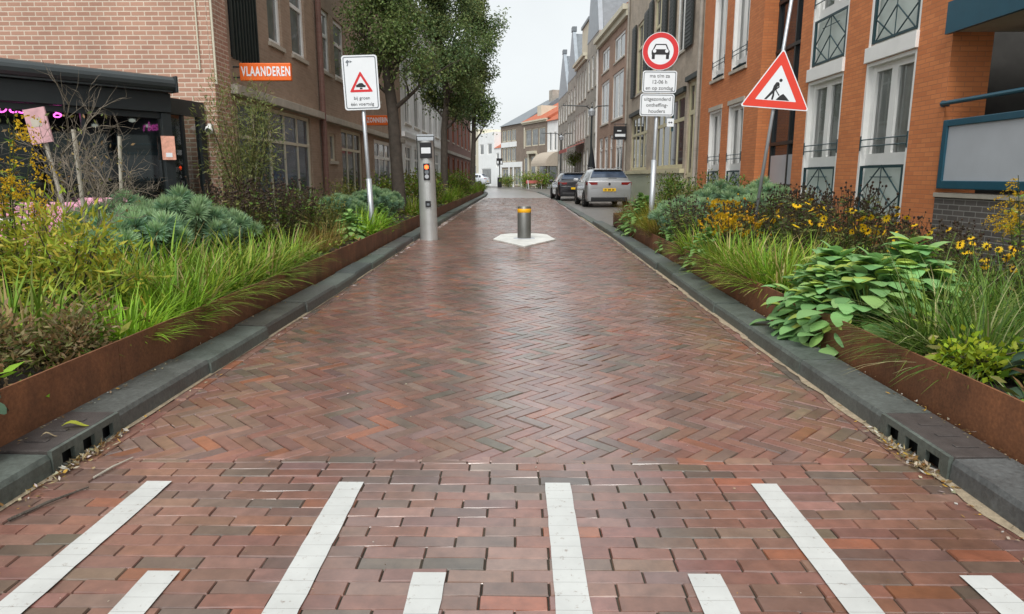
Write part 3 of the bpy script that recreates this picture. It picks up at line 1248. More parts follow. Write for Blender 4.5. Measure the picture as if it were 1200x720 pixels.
# ---- brown brick house with a cream cornice
rowx = lambda y: 6.97 - .048 * y
hol = [(1.3, 3.7, 7.2, 8.45), (5.2, 8.1, 7.2, 8.45), (1.2, 3.9, 4.25, 6.65), (4.9, 8.0, 4.25, 6.65)]
gf = [(.9, 2.1, .8, 3.5), (2.7, 3.9, .8, 3.5), (4.5, 5.4, .1, 3.5), (6.2, 8.2, .8, 3.6)]
t, L = house('cornice_brick_house', 'red-brown brick house with a pale cornice and a black hanging signboard', (rowx(43.9), 43.9), (rowx(34.85), 34.85), 9.2, 8, 'redbrown', hol + gf)
for h in hol: window(t, *h, 'white', 'panelite', 2, (), .12, .05)
for h in gf: window(t, *h, 'white', 'panelite', 2 if h[1] - h[0] > 1.5 else 1, (2.8,), .14, .05, None)
cornice(t, L, 9.35, 'creamwall', .5, .35)
pitched(t, L, 8, 9.38, 3.0, 'redtile', .2)
dp = MB(); dp.tube([(.1, -.07, 0), (.1, -.07, 9)], .06, 8); dp.build('drainpipe', M['white'], t)
part_box('chimney', 'redbrown', t, 1.0, 2.0, 2.5, 3.3, 10.5, 13.2)

# ---- further grey gabled houses of the same row
def rowhouse(name, label, ya, yb, H, wm, cols, floors, frame='white', pane='panelite', D=8):
    Lx = math.hypot(rowx(yb) - rowx(ya), yb - ya) - .04
    hs_ = []
    for k in range(cols):
        cw = Lx / cols
        for (c, d2) in floors:
            hs_.append((cw * (k + .24), cw * (k + .76), c, d2))
    t, L = house(name, label, (rowx(yb), yb), (rowx(ya + .04), ya + .04), H, D, wm, hs_)
    for h in hs_: window(t, *h, frame, pane, 2 if h[1] - h[0] > 1.0 else 1, ((h[2] + h[3]) / 2 + .2,), .11, .05, 'stone')
    return t, L


t, L = rowhouse('gabled_house', 'narrow grey house with a very tall pointed lead-clad gable beside the pale cornice', 43.9, 48.8, 10.0, 'greyhouse', 3, [(.6, 3.1), (4.0, 6.0), (6.9, 8.9)])
gable_roof(t, L, 8, 10.0, 5.0, 'slate', 'lead', .4)
t, L = rowhouse('grey_house', 'grey town house with a stepped cream attic above its pale cornice, third row of windows', 48.8, 54.5, 9.4, 'greyhouse', 4, [(.6, 3.0), (3.9, 5.8), (6.6, 8.6)])
cornice(t, L, 9.5, 'creamwall', .4, .3)
part_box('attic', 'creamwall', t, .8, 4.4, .3, 5, 9.45, 11.9)
part_box('attic_cap', 'slate', t, .7, 4.5, .2, 5.1, 11.9, 12.1)
t, L = rowhouse('gabled_house', 'grey house with a spire-like gable, the taller of the two slender dark-capped gables', 54.5, 60.0, 8.9, 'greyhouse', 3, [(.6, 2.9), (3.8, 5.6), (6.3, 8.1)])
gable_roof(t, L, 8, 8.9, 3.6, 'slate', 'lead', .25)
t, L = rowhouse('gabled_house', 'grey house with a spire-like gable, the lower of the two slender dark-capped gables', 60.0, 67.5, 8.3, 'greyhouse', 4, [(.6, 2.8), (3.6, 5.2), (6.0, 7.6)])
gable_roof(t, L, 8, 8.3, 3.6, 'slate', 'lead', .25)

# ---- houses that close the street where it bends left
END = [(4.0, 72.4), (3.0, 75.0), (.41, 81.3), (-2.3, 87.9), (-3.2, 90.1), (-5.6, 96.0), (-9.5, 105.5)]


def endhouse(k, name, label, H, wm, hs_, frame='white', pane='panelite', D=9, nx=1, sill=None):
    p, q = END[k + 1], END[k]
    e = .03 / math.hypot(q[0] - p[0], q[1] - p[1])
    p2 = (p[0] + (q[0] - p[0]) * e, p[1] + (q[1] - p[1]) * e)
    Lx = math.hypot(q[0] - p2[0], q[1] - p2[1])
    hh = [(a * Lx, b * Lx, c, d2) for a, b, c, d2 in hs_]
    t, L = house(name, label, p2, q, H, D, wm, hh)
    for h in hh: window(t, *h, frame, pane, nx if h[1] - h[0] > .9 else 1, (), .11, .05, sill)
    return t, L


t, L = endhouse(0, 'white_house', 'narrow white house with an orange-red tiled roof at the end of the grey row', 7.0, 'whitewall', [(.15, .4, 3.9, 5.8), (.6, .85, 3.9, 5.8), (.12, .88, .3, 2.6)])
pitched(t, L, 9, 7.0, 2.9, 'redtile', .2, 0, 0)
aw = MB()
for k in range(8):
    a0, a1 = PI / 2 * k / 8, PI / 2 * (k + 1) / 8
    aw.quad((-.3, -1.8 * math.sin(a1), 2.3 + 1.5 * math.cos(a1)), (L + .9, -1.8 * math.sin(a1), 2.3 + 1.5 * math.cos(a1)), (L + .9, -1.8 * math.sin(a0), 2.3 + 1.5 * math.cos(a0)), (-.3, -1.8 * math.sin(a0), 2.3 + 1.5 * math.cos(a0)))
    for u in (-.3, L + .9):
        aw.add([(u, 0, 2.3), (u, -1.8 * math.sin(a0), 2.3 + 1.5 * math.cos(a0)), (u, -1.8 * math.sin(a1), 2.3 + 1.5 * math.cos(a1))], [(0, 1, 2)])
aw.build('awning', M['awn_beige'], t)
t, L = endhouse(1, 'brown_brick_house', 'brown brick house with cream shop surround and a roof part slate part red tile', 7.3, 'farbrown',
                [(.10, .36, 4.6, 6.5), (.38, .64, 4.6, 6.5), (.66, .92, 4.6, 6.5), (.05, .22, .2, 3.4), (.33, .55, .2, 3.5), (.66, .95, .4, 3.2)], 'creamwall', 'panelite')
cornice(t, L, 7.35, 'creamwall', .3, .25)
part_box('window_surround', 'creamwall', t, .06 * L, .10 * L - .003, -.05, -.003, 4.4, 6.75)
part_box('door_hood', 'creamwall', t, .28 * L, .60 * L, -.35, -.003, 3.75, 4.05)
for u in (.27, .60):
    part_box('pilaster', 'creamwall', t, (u - .03) * L, (u + .03) * L, -.1, -.003, 0, 3.75)
pitched(t, L, 9, 7.38, 2.5, 'redtile', .2, 1.0, 0)
part_box('dormer', 'creamwall', t, .34 * L, .50 * L, .8, 3, 7.8, 9.0)
t, L = endhouse(2, 'brown_brick_house', 'brown brick house with white spandrels between window strips and a hipped slate roof', 7.3, 'farbrown',
                [(.06, .26, 3.0, 4.7), (.28, .48, 3.0, 4.7), (.50, .70, 3.0, 4.7), (.06, .26, 5.4, 6.8), (.28, .48, 5.4, 6.8), (.50, .70, 5.4, 6.8), (.06, .36, .2, 2.2), (.46, .56, .2, 2.2), (.64, .92, .2, 2.3)], 'creamwall', 'panelite', 9, 2)
part_box('spandrel', 'whitewall', t, .03 * L, .74 * L, -.05, -.003, 4.75, 5.35)
part_box('shop_fascia', 'whitewall', t, .01 * L, .99 * L, -.06, -.003, 2.35, 2.95)
for u in (.0, .38, .58, .94):
    part_box('pier', 'whitewall', t, u * L + .003, (u + .05) * L, -.06, -.003, 0, 2.345)
pitched(t, L, 9, 7.3, 3.0, 'slate', .2, 4.0, 0)
part_box('chimney', 'greyhouse', t, L - 1.3, L - .3, 3.9, 4.9, 9.4, 11.2)
t, L = endhouse(3, 'small_house', 'small white fronted house with a steep red-brown roof, left of the slate roof', 4.8, 'whitewall', [(.3, .7, 2.4, 4.2)])
pitched(t, L, 7, 4.8, 2.0, 'redtile', .1)
t, L = endhouse(4, 'white_house', 'plain white flat-topped house half hidden by the last tree', 6.9, 'whitewall', [(.1, .35, 4.1, 5.5), (.6, .85, 4.1, 5.5), (.2, .8, .2, 2.3)])
t, L = endhouse(5, 'grey_house', 'pale grey house glimpsed behind the last tree trunk', 7.6, 'creamwall', [(.1, .3, 4.1, 5.8), (.4, .6, 4.1, 5.8), (.7, .9, 4.1, 5.8), (.1, .9, .3, 2.8)])

# ---- left side: front plane x = -4.9, local x runs away from the camera
XL = -4.9


def lefthouse(name, label, ya, yb, H, wm, hs_, D=9):
    return house(name, label, (XL, ya), (XL, yb), H, D, wm, hs_)


lU = lambda y, y0: y - y0
Y0 = 11.3
hol = [(.85, 2.0, 3.25, 5.35), (2.75, 3.55, 3.85, 5.45), (4.15, 5.15, 3.85, 5.45), (.95, 5.2, .25, 2.58)]
t = thing('corner_brick_building', 'pink-tan brick corner building with a glazed terrace, brown brick along the street', 'building', (XL, Y0, 0), PI / 2)
mb = MB()
L = 5.9
H = 8.2
wall_with_holes(mb, L, H, hol)
mb2 = MB()
# gable end that faces up the street towards the camera, with the terrace doors in it (local: y from 0 to 9 at u = 0)
G = 10.0
dz, dy0, dy1 = 2.30, .55, 8.0
for ya, yb in cells(.0, G, (dy0, dy1)):
    for za, zb in cells(0, H, (dz,)):
        if dy0 < (ya + yb) / 2 < dy1 and zb <= dz: continue
        mb2.quad((0, yb, za), (0, ya, za), (0, ya, zb), (0, yb, zb))
mb2.quad((0, dy1, dz), (0, dy0, dz), (.2, dy0, dz), (.2, dy1, dz))
mb2.quad((0, dy0, 0), (.2, dy0, 0), (.2, dy0, dz), (0, dy0, dz))
mb2.build('gable_wall', M['pinkbrick'], t)
mb.quad((L, 0, 0), (L, G, 0), (L, G, H), (L, 0, H))
mb.quad((0, 0, H), (L, 0, H), (L, G, H), (0, G, H))
mb.build('wall', M['brownbrick'], t)
part_box('corner_pier', 'pinkbrick', t, .003, .62, -.05, -.003, 0, H - .01)
part_box('ledge', 'ledge', t, .62, L, -.16, -.003, 2.62, 2.78, bevel=.01)
window(t, .85, 2.0, 3.25, 5.35, 'shutter', 'pane', 1, (4.4,), .07, .05, None)
window(t, 2.75, 3.55, 3.85, 5.45, 'white', 'panelite', 1, (4.9,), .09, .05)
window(t, 4.15, 5.15, 3.85, 5.45, 'white', 'panelite', 1, (4.9,), .09, .05)
f = window(t, .95, 5.2, .25, 2.58, 'creamwall', 'paneblue', 5, (1.95,), .07, .05, 'stone', name='shop_window')
sm = MB()
for k in range(9): sm.box(.86 + k * .14, .90 + k * .14, -.06, -.02, 3.22, 5.4)
sm.build('shutter_slats', M['shutter'], t)
gl = MB()
gl.quad((.16, dy1, .0), (.16, dy0, .0), (.16, dy0, dz), (.16, dy1, dz))
gd = gl.build('terrace_doors', M['pane'], t)
gb = MB()
for k in range(7):
    yy = dy0 + (dy1 - dy0) * k / 6
    gb.box(.09, .15, yy - .04, yy + .04, 0, dz)
gb.box(.095, .145, dy0, dy1, .9, .96)
gb.build('door_frame', M['anthra'], gd)
cb = MB(); cb.tube([(-.02, .16, 2.9), (-.02, .14, H)], .012, 6); cb.tube([(.03, -.065, 2.7), (.03, -.065, H)], .02, 6); cb.build('cable', M['creamwall'], t)

Y1 = 17.2
hol = [(.25, 1.35, 3.85, 5.35), (1.75, 2.85, 3.85, 5.35), (4.2, 5.3, 3.85, 5.35), (6.6, 7.7, 3.85, 5.35), (9, 10.1, 3.85, 5.35), (.9, 1.5, 1.65, 2.35), (2.1, 4.6, .1, 2.55), (6.4, 9.6, .1, 2.5)]
t, L = lefthouse('brown_brick_building', 'brown brick building with white sash windows between the drainpipe and the white house', Y1 + .01, 29.2, 8.0, 'brownbrick', hol)
for h in hol[:5]: window(t, *h, 'white', 'panelite', 1, (4.75,), .10, .05)
window(t, *hol[5], 'creamwall', 'panelite', 1, (), .06, .05)
window(t, *hol[6], 'creamwall', 'pane', 3, (2.0,), .08, .05, None)
window(t, *hol[7], 'white', 'paneblue', 3, (1.9,), .12, .05, None)
part_box('ledge', 'ledge', t, .18, L, -.16, -.003, 2.60, 2.75, bevel=.01)
dp = MB(); dp.tube([(.09, -.09, 0), (.09, -.09, 8)], .07, 8); dp.build('drainpipe', M['darkbrick'], t)

hol = []
Y2 = 29.25
for k in range(6):
    hol.append((.9 + k * 2.7, 2.5 + k * 2.7, 3.5, 6.2))
    hol.append((.8 + k * 2.7, 2.6 + k * 2.7, .3, 2.6))
t, L = lefthouse('white_building', 'white rendered building with tall dark windows behind the tree trunks', Y2, 46.2, 8.8, 'whitewall', hol)
for h in hol: window(t, *h, 'white', 'pane', 3 if h[2] > 3 else 2, (5.2,) if h[2] > 3 else (2.0,), .10, .05)
part_box('ledge', 'whitewall', t, 0, L, -.14, -.003, 2.9, 3.1)
cornice(t, L, 8.8, 'white', .4, .3)
hol = []
for k in range(6):
    hol.append((1.2 + k * 4, 2.6 + k * 4, 3.7, 5.8))
    hol.append((1.0 + k * 4, 2.8 + k * 4, .4, 2.6))
t, L = lefthouse('dark_brick_house', 'dark red brick house with red window frames beyond the white building', 46.25, 71.0, 8.5, 'darkbrick', hol)
for h in hol: window(t, *h, 'redtile', 'pane', 2, (), .1, .05)
part_box('ledge', 'greyhouse', t, 0, L, -.14, -.003, 2.8, 3.0)
pitched(t, L, 9, 8.5, 3, 'redtile')


# ------------------------------------------------------------------ street things: signs, bollard, traffic post
def rrect(x0, x1, z0, z1, r_, n=5):
    pts = []
    for cx, cz, a0 in ((x1 - r_, z0 + r_, -PI / 2), (x1 - r_, z1 - r_, 0), (x0 + r_, z1 - r_, PI / 2), (x0 + r_, z0 + r_, PI)):
        for k in range(n + 1):
            w = a0 + PI / 2 * k / n
            pts.append((cx + r_ * math.cos(w), cz + r_ * math.sin(w)))
    return pts


def disc(cx, cz, r_, n=40):
    return [(cx + r_ * math.cos(2 * PI * k / n), cz + r_ * math.sin(2 * PI * k / n)) for k in range(n)]


def rtri(cx, cz, side, r_, flat_=.0):
    """upright triangle with rounded corners, centre of base at cx, cz"""
    h = side * math.sqrt(3) / 2
    P = [(cx - side / 2, cz), (cx + side / 2, cz), (cx, cz + h)]
    c = (cx, cz + h / 3)
    pts = []
    for k, p in enumerate(P):
        dx, dz = c[0] - p[0], c[1] - p[1]
        Ld = math.hypot(dx, dz)
        o = (p[0] + dx / Ld * 2 * r_, p[1] + dz / Ld * 2 * r_)
        a = math.atan2(-dz, -dx)
        for j in range(-3, 4):
            w = a + R(60) * j / 3
            pts.append((o[0] + r_ * math.cos(w), o[1] + r_ * math.sin(w)))
    return pts


def layer(parent, name, m, pts, y0, y1, holes=None):
    mb = MB()
    mb.prism(pts, y0, y1)
    return mb.build(name, M[m], parent)


def ring(parent, name, m, outer, inner, y0, y1):
    mb = MB()
    n = len(outer)
    vs = [(p[0], y0, p[1]) for p in outer] + [(p[0], y0, p[1]) for p in inner] + [(p[0], y1, p[1]) for p in outer] + [(p[0], y1, p[1]) for p in inner]
    fs = []
    for k in range(n):
        j = (k + 1) % n
        fs += [(k, j, n + j, n + k), (j, k, 2 * n + k, 2 * n + j), (n + k, n + j, 3 * n + j, 3 * n + k)]
    mb.add(vs, fs)
    return mb.build(name, M[m], parent)


# -- sign with a rising-bollard warning, left bed
t = thing('warning_sign', 'white rectangular sign with a small red triangle over dark lettering, on the left grey pole', 'road sign', (-2.62, 12.25, .26), R(4))
t.rotation_euler = (0, R(-2.2), R(4))
mb = MB()
mb.tube([(0, 0, -.3), (0, 0, 3.0)], .035, 12)
mb.tube([(0, 0, -.3), (0, 0, .95)], .048, 12)
mb.build('pole', M['galv'], t, smooth=True)
w2, z0, z1 = .30, 2.12, 3.02
pl = layer(t, 'sign_plate', 'sign_white', rrect(-w2, w2, z0, z1, .045), -.062, -.042)
layer(pl, 'plate_back', 'sign_back', rrect(-w2, w2, z0, z1, .045), -.041, -.036)
ring(pl, 'border', 'sign_grey', rrect(-w2 + .022, w2 - .022, z0 + .022, z1 - .022, .035), rrect(-w2 + .038, w2 - .038, z0 + .038, z1 - .038, .025), -.0635, -.0622)
ring(pl, 'triangle', 'sign_red', rtri(0, z0 + .295, .40, .014), rtri(0, z0 + .335, .262, .006), -.0640, -.0622)
car_side = [(-.078, .0), (.075, .012), (.08, .036), (.045, .048), (.02, .068), (-.035, .062), (-.06, .04), (-.082, .03)]
mb = MB()
mb.prism([(p[0] * 1.0 + (p[1] - .03) * .2, p[1] * 1.15 + z0 + .368 - p[0] * .12) for p in car_side], -.0640, -.0622)
mb.prism([(-.022, z0 + .343), (.022, z0 + .343), (.022, z0 + .366), (-.022, z0 + .369)], -.0640, -.0622)
mb.build('car_symbol', M['sign_black'], pl)
cam_s = MB()
cam_s.prism([(-.235, z0 + .79), (-.20, z0 + .76), (-.165, z0 + .80), (-.20, z0 + .83)], -.0640, -.0622)
cam_s.prism([(-.165, z0 + .775), (-.12, z0 + .795), (-.16, z0 + .82)], -.0640, -.0622)
cam_s.prism([(-.22, z0 + .725), (-.20, z0 + .725), (-.19, z0 + .758), (-.205, z0 + .765)], -.0640, -.0622)
cam_s.build('camera_symbol', M['sign_grey'], pl)
text('bij groen', .078, 0, z0 + .195, -.0640, M['sign_black'], pl)
text('één voertuig', .078, 0, z0 + .095, -.0640, M['sign_black'], pl)
mb = MB()
for z in (z0 + .15, z1 - .15): mb.box(-.06, .06, -.036, .04, z - .02, z + .02)
mb.build('clamp', M['galv'], t)

# -- closed to motor cars, right bed
t = thing('traffic_sign', 'round red rimmed car sign above two lettered white plates on a grey pole', 'road sign', (2.40, 12.55, .26))
t.rotation_euler = (0, R(1.0), R(-3))
mb = MB()
mb.tube([(0, 0, -.3), (0, 0, 3.34)], .035, 12)
mb.tube([(0, 0, -.3), (0, 0, 1.28)], .05, 12)
mb.build('pole', M['galv'], t, smooth=True)
cz = 3.125
ds = layer(t, 'round_disc', 'sign_white', disc(0, cz, .315), -.062, -.042)
layer(ds, 'plate_back', 'sign_back', disc(0, cz, .315), -.041, -.036)
ring(ds, 'red_rim', 'sign_red', disc(0, cz, .306), disc(0, cz, .222), -.0638, -.0622)
mb = MB()
sc = .155
def P2(pts): return [(x * sc, cz - .015 + z * sc) for x, z in pts]
mb.prism(P2([(-1, -.28), (1, -.28), (1.0, .12), (.86, .3), (-.86, .3), (-1.0, .12)]), -.0640, -.0622)
mb.prism(P2([(-.95, -.75), (-.62, -.75), (-.62, -.285), (-.95, -.285)]), -.0640, -.0622)
mb.prism(P2([(.62, -.75), (.95, -.75), (.95, -.285), (.62, -.285)]), -.0640, -.0622)
mb.prism(P2([(-.86, .305), (-.72, .305), (-.52, .74), (-.64, .8)]), -.0640, -.0622)
mb.prism(P2([(.72, .305), (.86, .305), (.64, .8), (.52, .74)]), -.0640, -.0622)
mb.prism(P2([(-.52, .745), (.52, .745), (.62, .86), (-.62, .86)]), -.0640, -.0622)
mb.build('car_symbol', M['sign_black'], ds)
mb = MB()
for s_ in (-1, 1):
    mb.prism([(x * .03 + s_ * .105, cz + .002 + z * .03) for x, z in disc(0, 0, 1, 12)], -.0655, -.0641)
mb.build('headlight_dots', M['sign_white'], ds)
for (zc, hh, lines, xo) in ((2.615, .37, ('ma t/m za', '12-06 h', 'en op zondag'), .01), (2.225, .38, ('uitgezonderd', 'ontheffing-', 'houders'), -.012)):
    pl = layer(t, 'text_plate', 'sign_white', rrect(-.295 + xo, .295 + xo, zc - hh / 2, zc + hh / 2, .04), -.062, -.045)
    layer(pl, 'plate_back', 'sign_back', rrect(-.295 + xo, .295 + xo, zc - hh / 2, zc + hh / 2, .04), -.044, -.038)
    ring(pl, 'border', 'sign_grey', rrect(-.28 + xo, .28 + xo, zc - hh / 2 + .015, zc + hh / 2 - .015, .032), rrect(-.266 + xo, .266 + xo, zc - hh / 2 + .029, zc + hh / 2 - .029, .024), -.0636, -.0622)
    for k, s_ in enumerate(lines):
        text(s_, .088, xo, zc + .098 - k * .102, -.0638, M['sign_black'], pl)
tg = layer(t, 'small_tag', 'sign_white', rrect(.18, .30, 1.86, 2.00, .01), -.05, -.04)
mb = MB()
mb.prism([(.20, 1.93), (.225, 1.91), (.225, 1.95)], -.052, -.0502)
mb.prism([(.28, 1.93), (.255, 1.95), (.255, 1.91)], -.052, -.0502)
mb.prism([(.226, 1.925), (.254, 1.925), (.254, 1.935), (.226, 1.935)], -.052, -.0502)
mb.build('arrow_symbol', M['sign_black'], tg)
mb = MB()
mb.box(.265, .30, -.03, .0, 1.78, 2.79)
mb.box(-.06, .30, -.036, .03, 2.56, 2.59)
mb.build('side_bracket', M['teal'], t)

# -- road works triangle on a leaning pole, right bed
t = thing('roadworks_sign', 'red bordered triangle with a digging worker, on a tilted slim pole by the orange wall', 'road sign', (3.28, 9.7, .26))
t.rotation_euler = (0, R(5.5), R(-10))
mb = MB()
mb.tube([(0, 0, -.3), (0, 0, 4.6)], .023, 12)
mb.build('pole', M['galv'], t, smooth=True)
sd, zb = .90, 1.90
pl = layer(t, 'triangle_plate', 'sign_white', rtri(0, zb, sd, .022), -.05, -.034)
layer(pl, 'plate_back', 'sign_back', rtri(0, zb, sd, .022), -.033, -.029)
ring(pl, 'red_border', 'sign_orange_red', rtri(0, zb + .013, sd - .045, .018), rtri(0, zb + .105, sd - .365, .008), -.0516, -.0502)
mb = MB()
q = lambda pts: [(x * .1, zb + .115 + z * .1) for x, z in pts]
yy = (-.0520, -.0502)
mb.prism(q([(.0, .0), (1.75, .0), (1.2, .55), (.85, .85), (.45, .55)]), *yy)                     # heap
mb.prism(q(disc(.28, 2.55, .21, 14)), *yy)                                                            # head
mb.prism(q([(-.62, 1.25), (-.32, 1.02), (-.12, 1.55), (.22, 2.05), (.05, 2.3), (-.25, 2.28), (-.52, 1.8)]), *yy)   # back
mb.prism(q([(-.62, 1.24), (-1.5, .0), (-1.2, .0), (-.36, 1.0)]), *yy)                              # rear leg
mb.prism(q([(-.5, 1.16), (-.3, 1.0), (-.28, .5), (-.36, .0), (-.6, .0), (-.52, .6)]), *yy)         # front leg
mb.prism(q([(-.02, 1.98), (.1, 1.75), (-.3, 1.35), (-.1, 1.05), (.0, 1.12), (-.12, 1.32), (.24, 1.65), (.18, 2.05)]), *yy)  # arm
mb.prism(q([(-.35, 1.42), (-.28, 1.5), (.42, .62), (.3, .55)]), *yy)                               # shovel
mb.build('worker_symbol', M['sign_black'], pl)

# -- rising bollard on its white plate
t = thing('rising_bollard', 'steel bollard with a yellow band standing on a white hexagonal plate in mid road', 'bollard', (.105, 13.75, 0))
mb = MB()
mb.lathe([(.135, .0), (.135, .655), (.125, .668), (.02, .67)], 32)
b_ = mb.build('post', M['darksteel'], t, smooth=False)
b_.data.polygons.foreach_set('use_smooth', [True] * len(b_.data.polygons))
mb = MB()
mb.lathe([(.1352, .545), (.1375, .547), (.1375, .618), (.1352, .62)], 32)
mb.build('yellow_band', M['yellowband'], t, smooth=True)
mb = MB()
hx = [(0, -1.52), (.62, -.12), (.5, .95), (.28, 1.25), (-.28, 1.25), (-.5, .95), (-.62, -.12)]
mb.flat(hx, -.01, .028)
mb.build('base_plate', M['slab'], t, bevel=.01)
mb = MB()
mb.lathe([(.22, .028), (.22, .034), (.14, .036)], 32)
mb.build('collar', M['frost'], t)

# -- silver traffic post with its lit red lamp
t = thing('traffic_post', 'tall brushed steel post with a glowing red lamp at the left kerb', 'traffic light', (-1.80, 13.7, 0))
t.rotation_euler = (R(.5), R(-1.0), R(8))
def dprof(r0, z, back):
    pts = []
    for k in range(17):
        w = PI + PI * k / 16
        pts.append((r0 * math.cos(w), r0 * math.sin(w) * .9, z))
    return pts
mb = MB()
secs = [(.178, 0.0), (.170, .7), (.162, 1.4), (.156, 1.93)]
n = 17
for i, (r0, z) in enumerate(secs): mb.v.extend(dprof(r0, z, 0)); mb.c.extend([(1, 1, 1)] * n)
for i in range(len(secs) - 1):
    for k in range(n - 1):
        mb.f.append([i * n + k, i * n + k + 1, (i + 1) * n + k + 1, (i + 1) * n + k]); mb.m.append(0)
mb.f.append([3 * n + k for k in range(n)]); mb.m.append(0)
mb.build('steel_shell', M['steel'], t, smooth=False)
mb = MB()
mb.box(-.172, .172, .0, .12, 0, 2.03)
mb.build('rear_housing', M['anthra'], t, bevel=.01)
mb = MB()
mb.add([(-.15, -.13, 1.932), (.15, -.13, 1.932), (.168, .11, 2.036), (-.168, .11, 2.036), (-.15, -.13, 1.95), (.15, -.13, 1.95), (.168, .11, 2.06), (-.168, .11, 2.06)], [(0, 3, 2, 1), (4, 5, 6, 7), (0, 1, 5, 4), (1, 2, 6, 5), (2, 3, 7, 6), (3, 0, 4, 7)])
mb.build('cap', M['galv'], t)
sp = part_box('symbol_panel', 'sign_black', t, -.115, .115, -.165, -.14, 1.60, 1.90, bevel=.01)
part_box('white_bar', 'sign_white', sp, -.09, .09, -.169, -.1655, 1.69, 1.80)
lh = part_box('lamp_housing', 'sign_black', t, -.062, .062, -.175, -.14, 1.18, 1.50, bevel=.01)
for z, mm in ((1.43, 'redlamp'), (1.335, 'sign_grey'), (1.25, 'frost')):
    mb = MB()
    mb.prism(disc(0, z, .040, 20), -.181, -.1755)
    mb.build('lamp', M[mm], lh)
cr = part_box('card_reader', 'sign_black', t, -.05, .055, -.185, -.15, .66, .78, bevel=.006)
part_box('reader_window', 'sign_grey', cr, -.025, .03, -.188, -.1855, .69, .735)

# -- orange banner signs that stand out from the brown fronts
def banner(word, x0, x1, y, z0, z1, label, sz):
    t = thing('banner_sign', label, 'shop sign', ((x0 + x1) / 2, y, (z0 + z1) / 2))
    w, h = (x1 - x0) / 2, (z1 - z0) / 2
    bd = part_box('board', 'orange_sign', t, -w, w, -.04, .04, -h, h, bevel=.012)
    text(word, sz, .015, 0, -.0425, M['sign_white'], bd, sx=.56, bold=.006, space=1.14)
    mb = MB()
    mb.tube([(-w, 0, h * .6), (-w - .12, 0, h * .6)], .015, 6)
    mb.tube([(-w, 0, -h * .6), (-w - .12, 0, -h * .6)], .015, 6)
    mb.build('bracket', M['anthra'], t)


banner('VLAANDEREN', -4.78, -3.90, 12.2, 2.86, 3.15, 'orange banner sign with white capitals, above the pale ledge near the corner', .215)
banner('ZONNEBIN', -4.78, -4.08, 22.0, 2.82, 3.12, 'small orange banner sign behind the left white sign, farther along the brown front', .21)

# -- black hanging signboard, right row
t = thing('hanging_sign', 'black square signboard hanging from the pale-corniced brick house', 'shop sign', (4.95, 34.6, 3.35))
bd = part_box('board', 'sign_black', t, -.32, .32, -.04, .04, -.32, .32, bevel=.01)
part_box('pale_strip', 'sign_white', bd, -.24, .26, -.044, -.0405, -.18, -.05)
part_box('pale_strip', 'sign_white', bd, -.14, .06, -.044, -.0405, .07, .13)
mb = MB(); mb.tube([(-.3, 0, .42), (.4, 0, .42)], .02, 6); mb.tube([(-.25, 0, .42), (-.25, 0, .3)], .01, 5); mb.tube([(.25, 0, .42), (.25, 0, .3)], .01, 5); mb.build('bracket', M['anthra'], t)


# -- street lanterns that overhang the right pavement
def lantern(x, y, h, label):
    t = thing('street_lamp', label, 'street lamp', (x, y, 0), 0, 'street lamps along the right pavement')
    mb = MB()
    mb.tube([(0, 0, 0), (0, 0, 1.0)], .085, 10)
    mb.tube([(0, 0, 1.0), (0, 0, h)], [.06, .045], 10)
    mb.build('pole', M['anthra'], t)
    mb = MB()
    mb.tube([(0, 0, h - .25), (-.3, 0, h), (-1.6, 0, h + .05)], .03, 8)
    mb.tube([(0, 0, h - .25), (.3, 0, h), (.9, 0, h + .02)], .03, 8)
    mb.build('arm', M['anthra'], t)
    mb = MB()
    mb.lathe([(.05, h - .55), (.16, h - .5), (.2, h - .25), (.05, h - .12)], 12, cx=0)
    mb.build('lamp_head', M['galv'], t)


lantern(3.95, 38.5, 5.0, 'slim dark street lamp with a cross arm rising behind the silver car')
lantern(3.35, 56.0, 4.6, 'slim dark street lamp with a cross arm farther off, behind the black car')

# -- closed parasol, faded awning and hanging greenery before the grey row
t = thing('closed_parasol', 'folded black parasol on the pavement behind the silver car', 'parasol', (4.25, 41.0, 0))
mb = MB(); mb.lathe([(.02, 1.05), (.22, 1.2), (.24, 1.7), (.12, 2.5), (.02, 3.0)], 10); mb.build('folded_cloth', M['darkcloth'], t)
mb = MB(); mb.lathe([(.28, 0), (.28, .08), (.03, .1), (.025, 1.2)], 10); mb.build('stand', M['anthra'], t)
t = thing('shop_awning', 'faded red awning over a shop in the grey row', 'awning', (rowx(52), 52, 2.9), math.atan2(-5.5, rowx(49) - rowx(54.5)))
mb = MB()
mb.add([(-2.4, -.02, .75), (2.6, -.02, .75), (2.6, -1.25, .30), (-2.4, -1.25, .30), (-2.4, -.02, .72), (2.6, -.02, .72), (2.6, -1.25, .27), (-2.4, -1.25, .27)], [(0, 3, 2, 1), (4, 5, 6, 7), (0, 1, 5, 4), (1, 2, 6, 5), (2, 3, 7, 6), (3, 0, 4, 7)])
mb.build('canopy', M['awn_red'], t)
mb = MB(); mb.box(-2.4, 2.6, -1.27, -1.252, .05, .30); mb.build('valance', M['awn_red'], t)


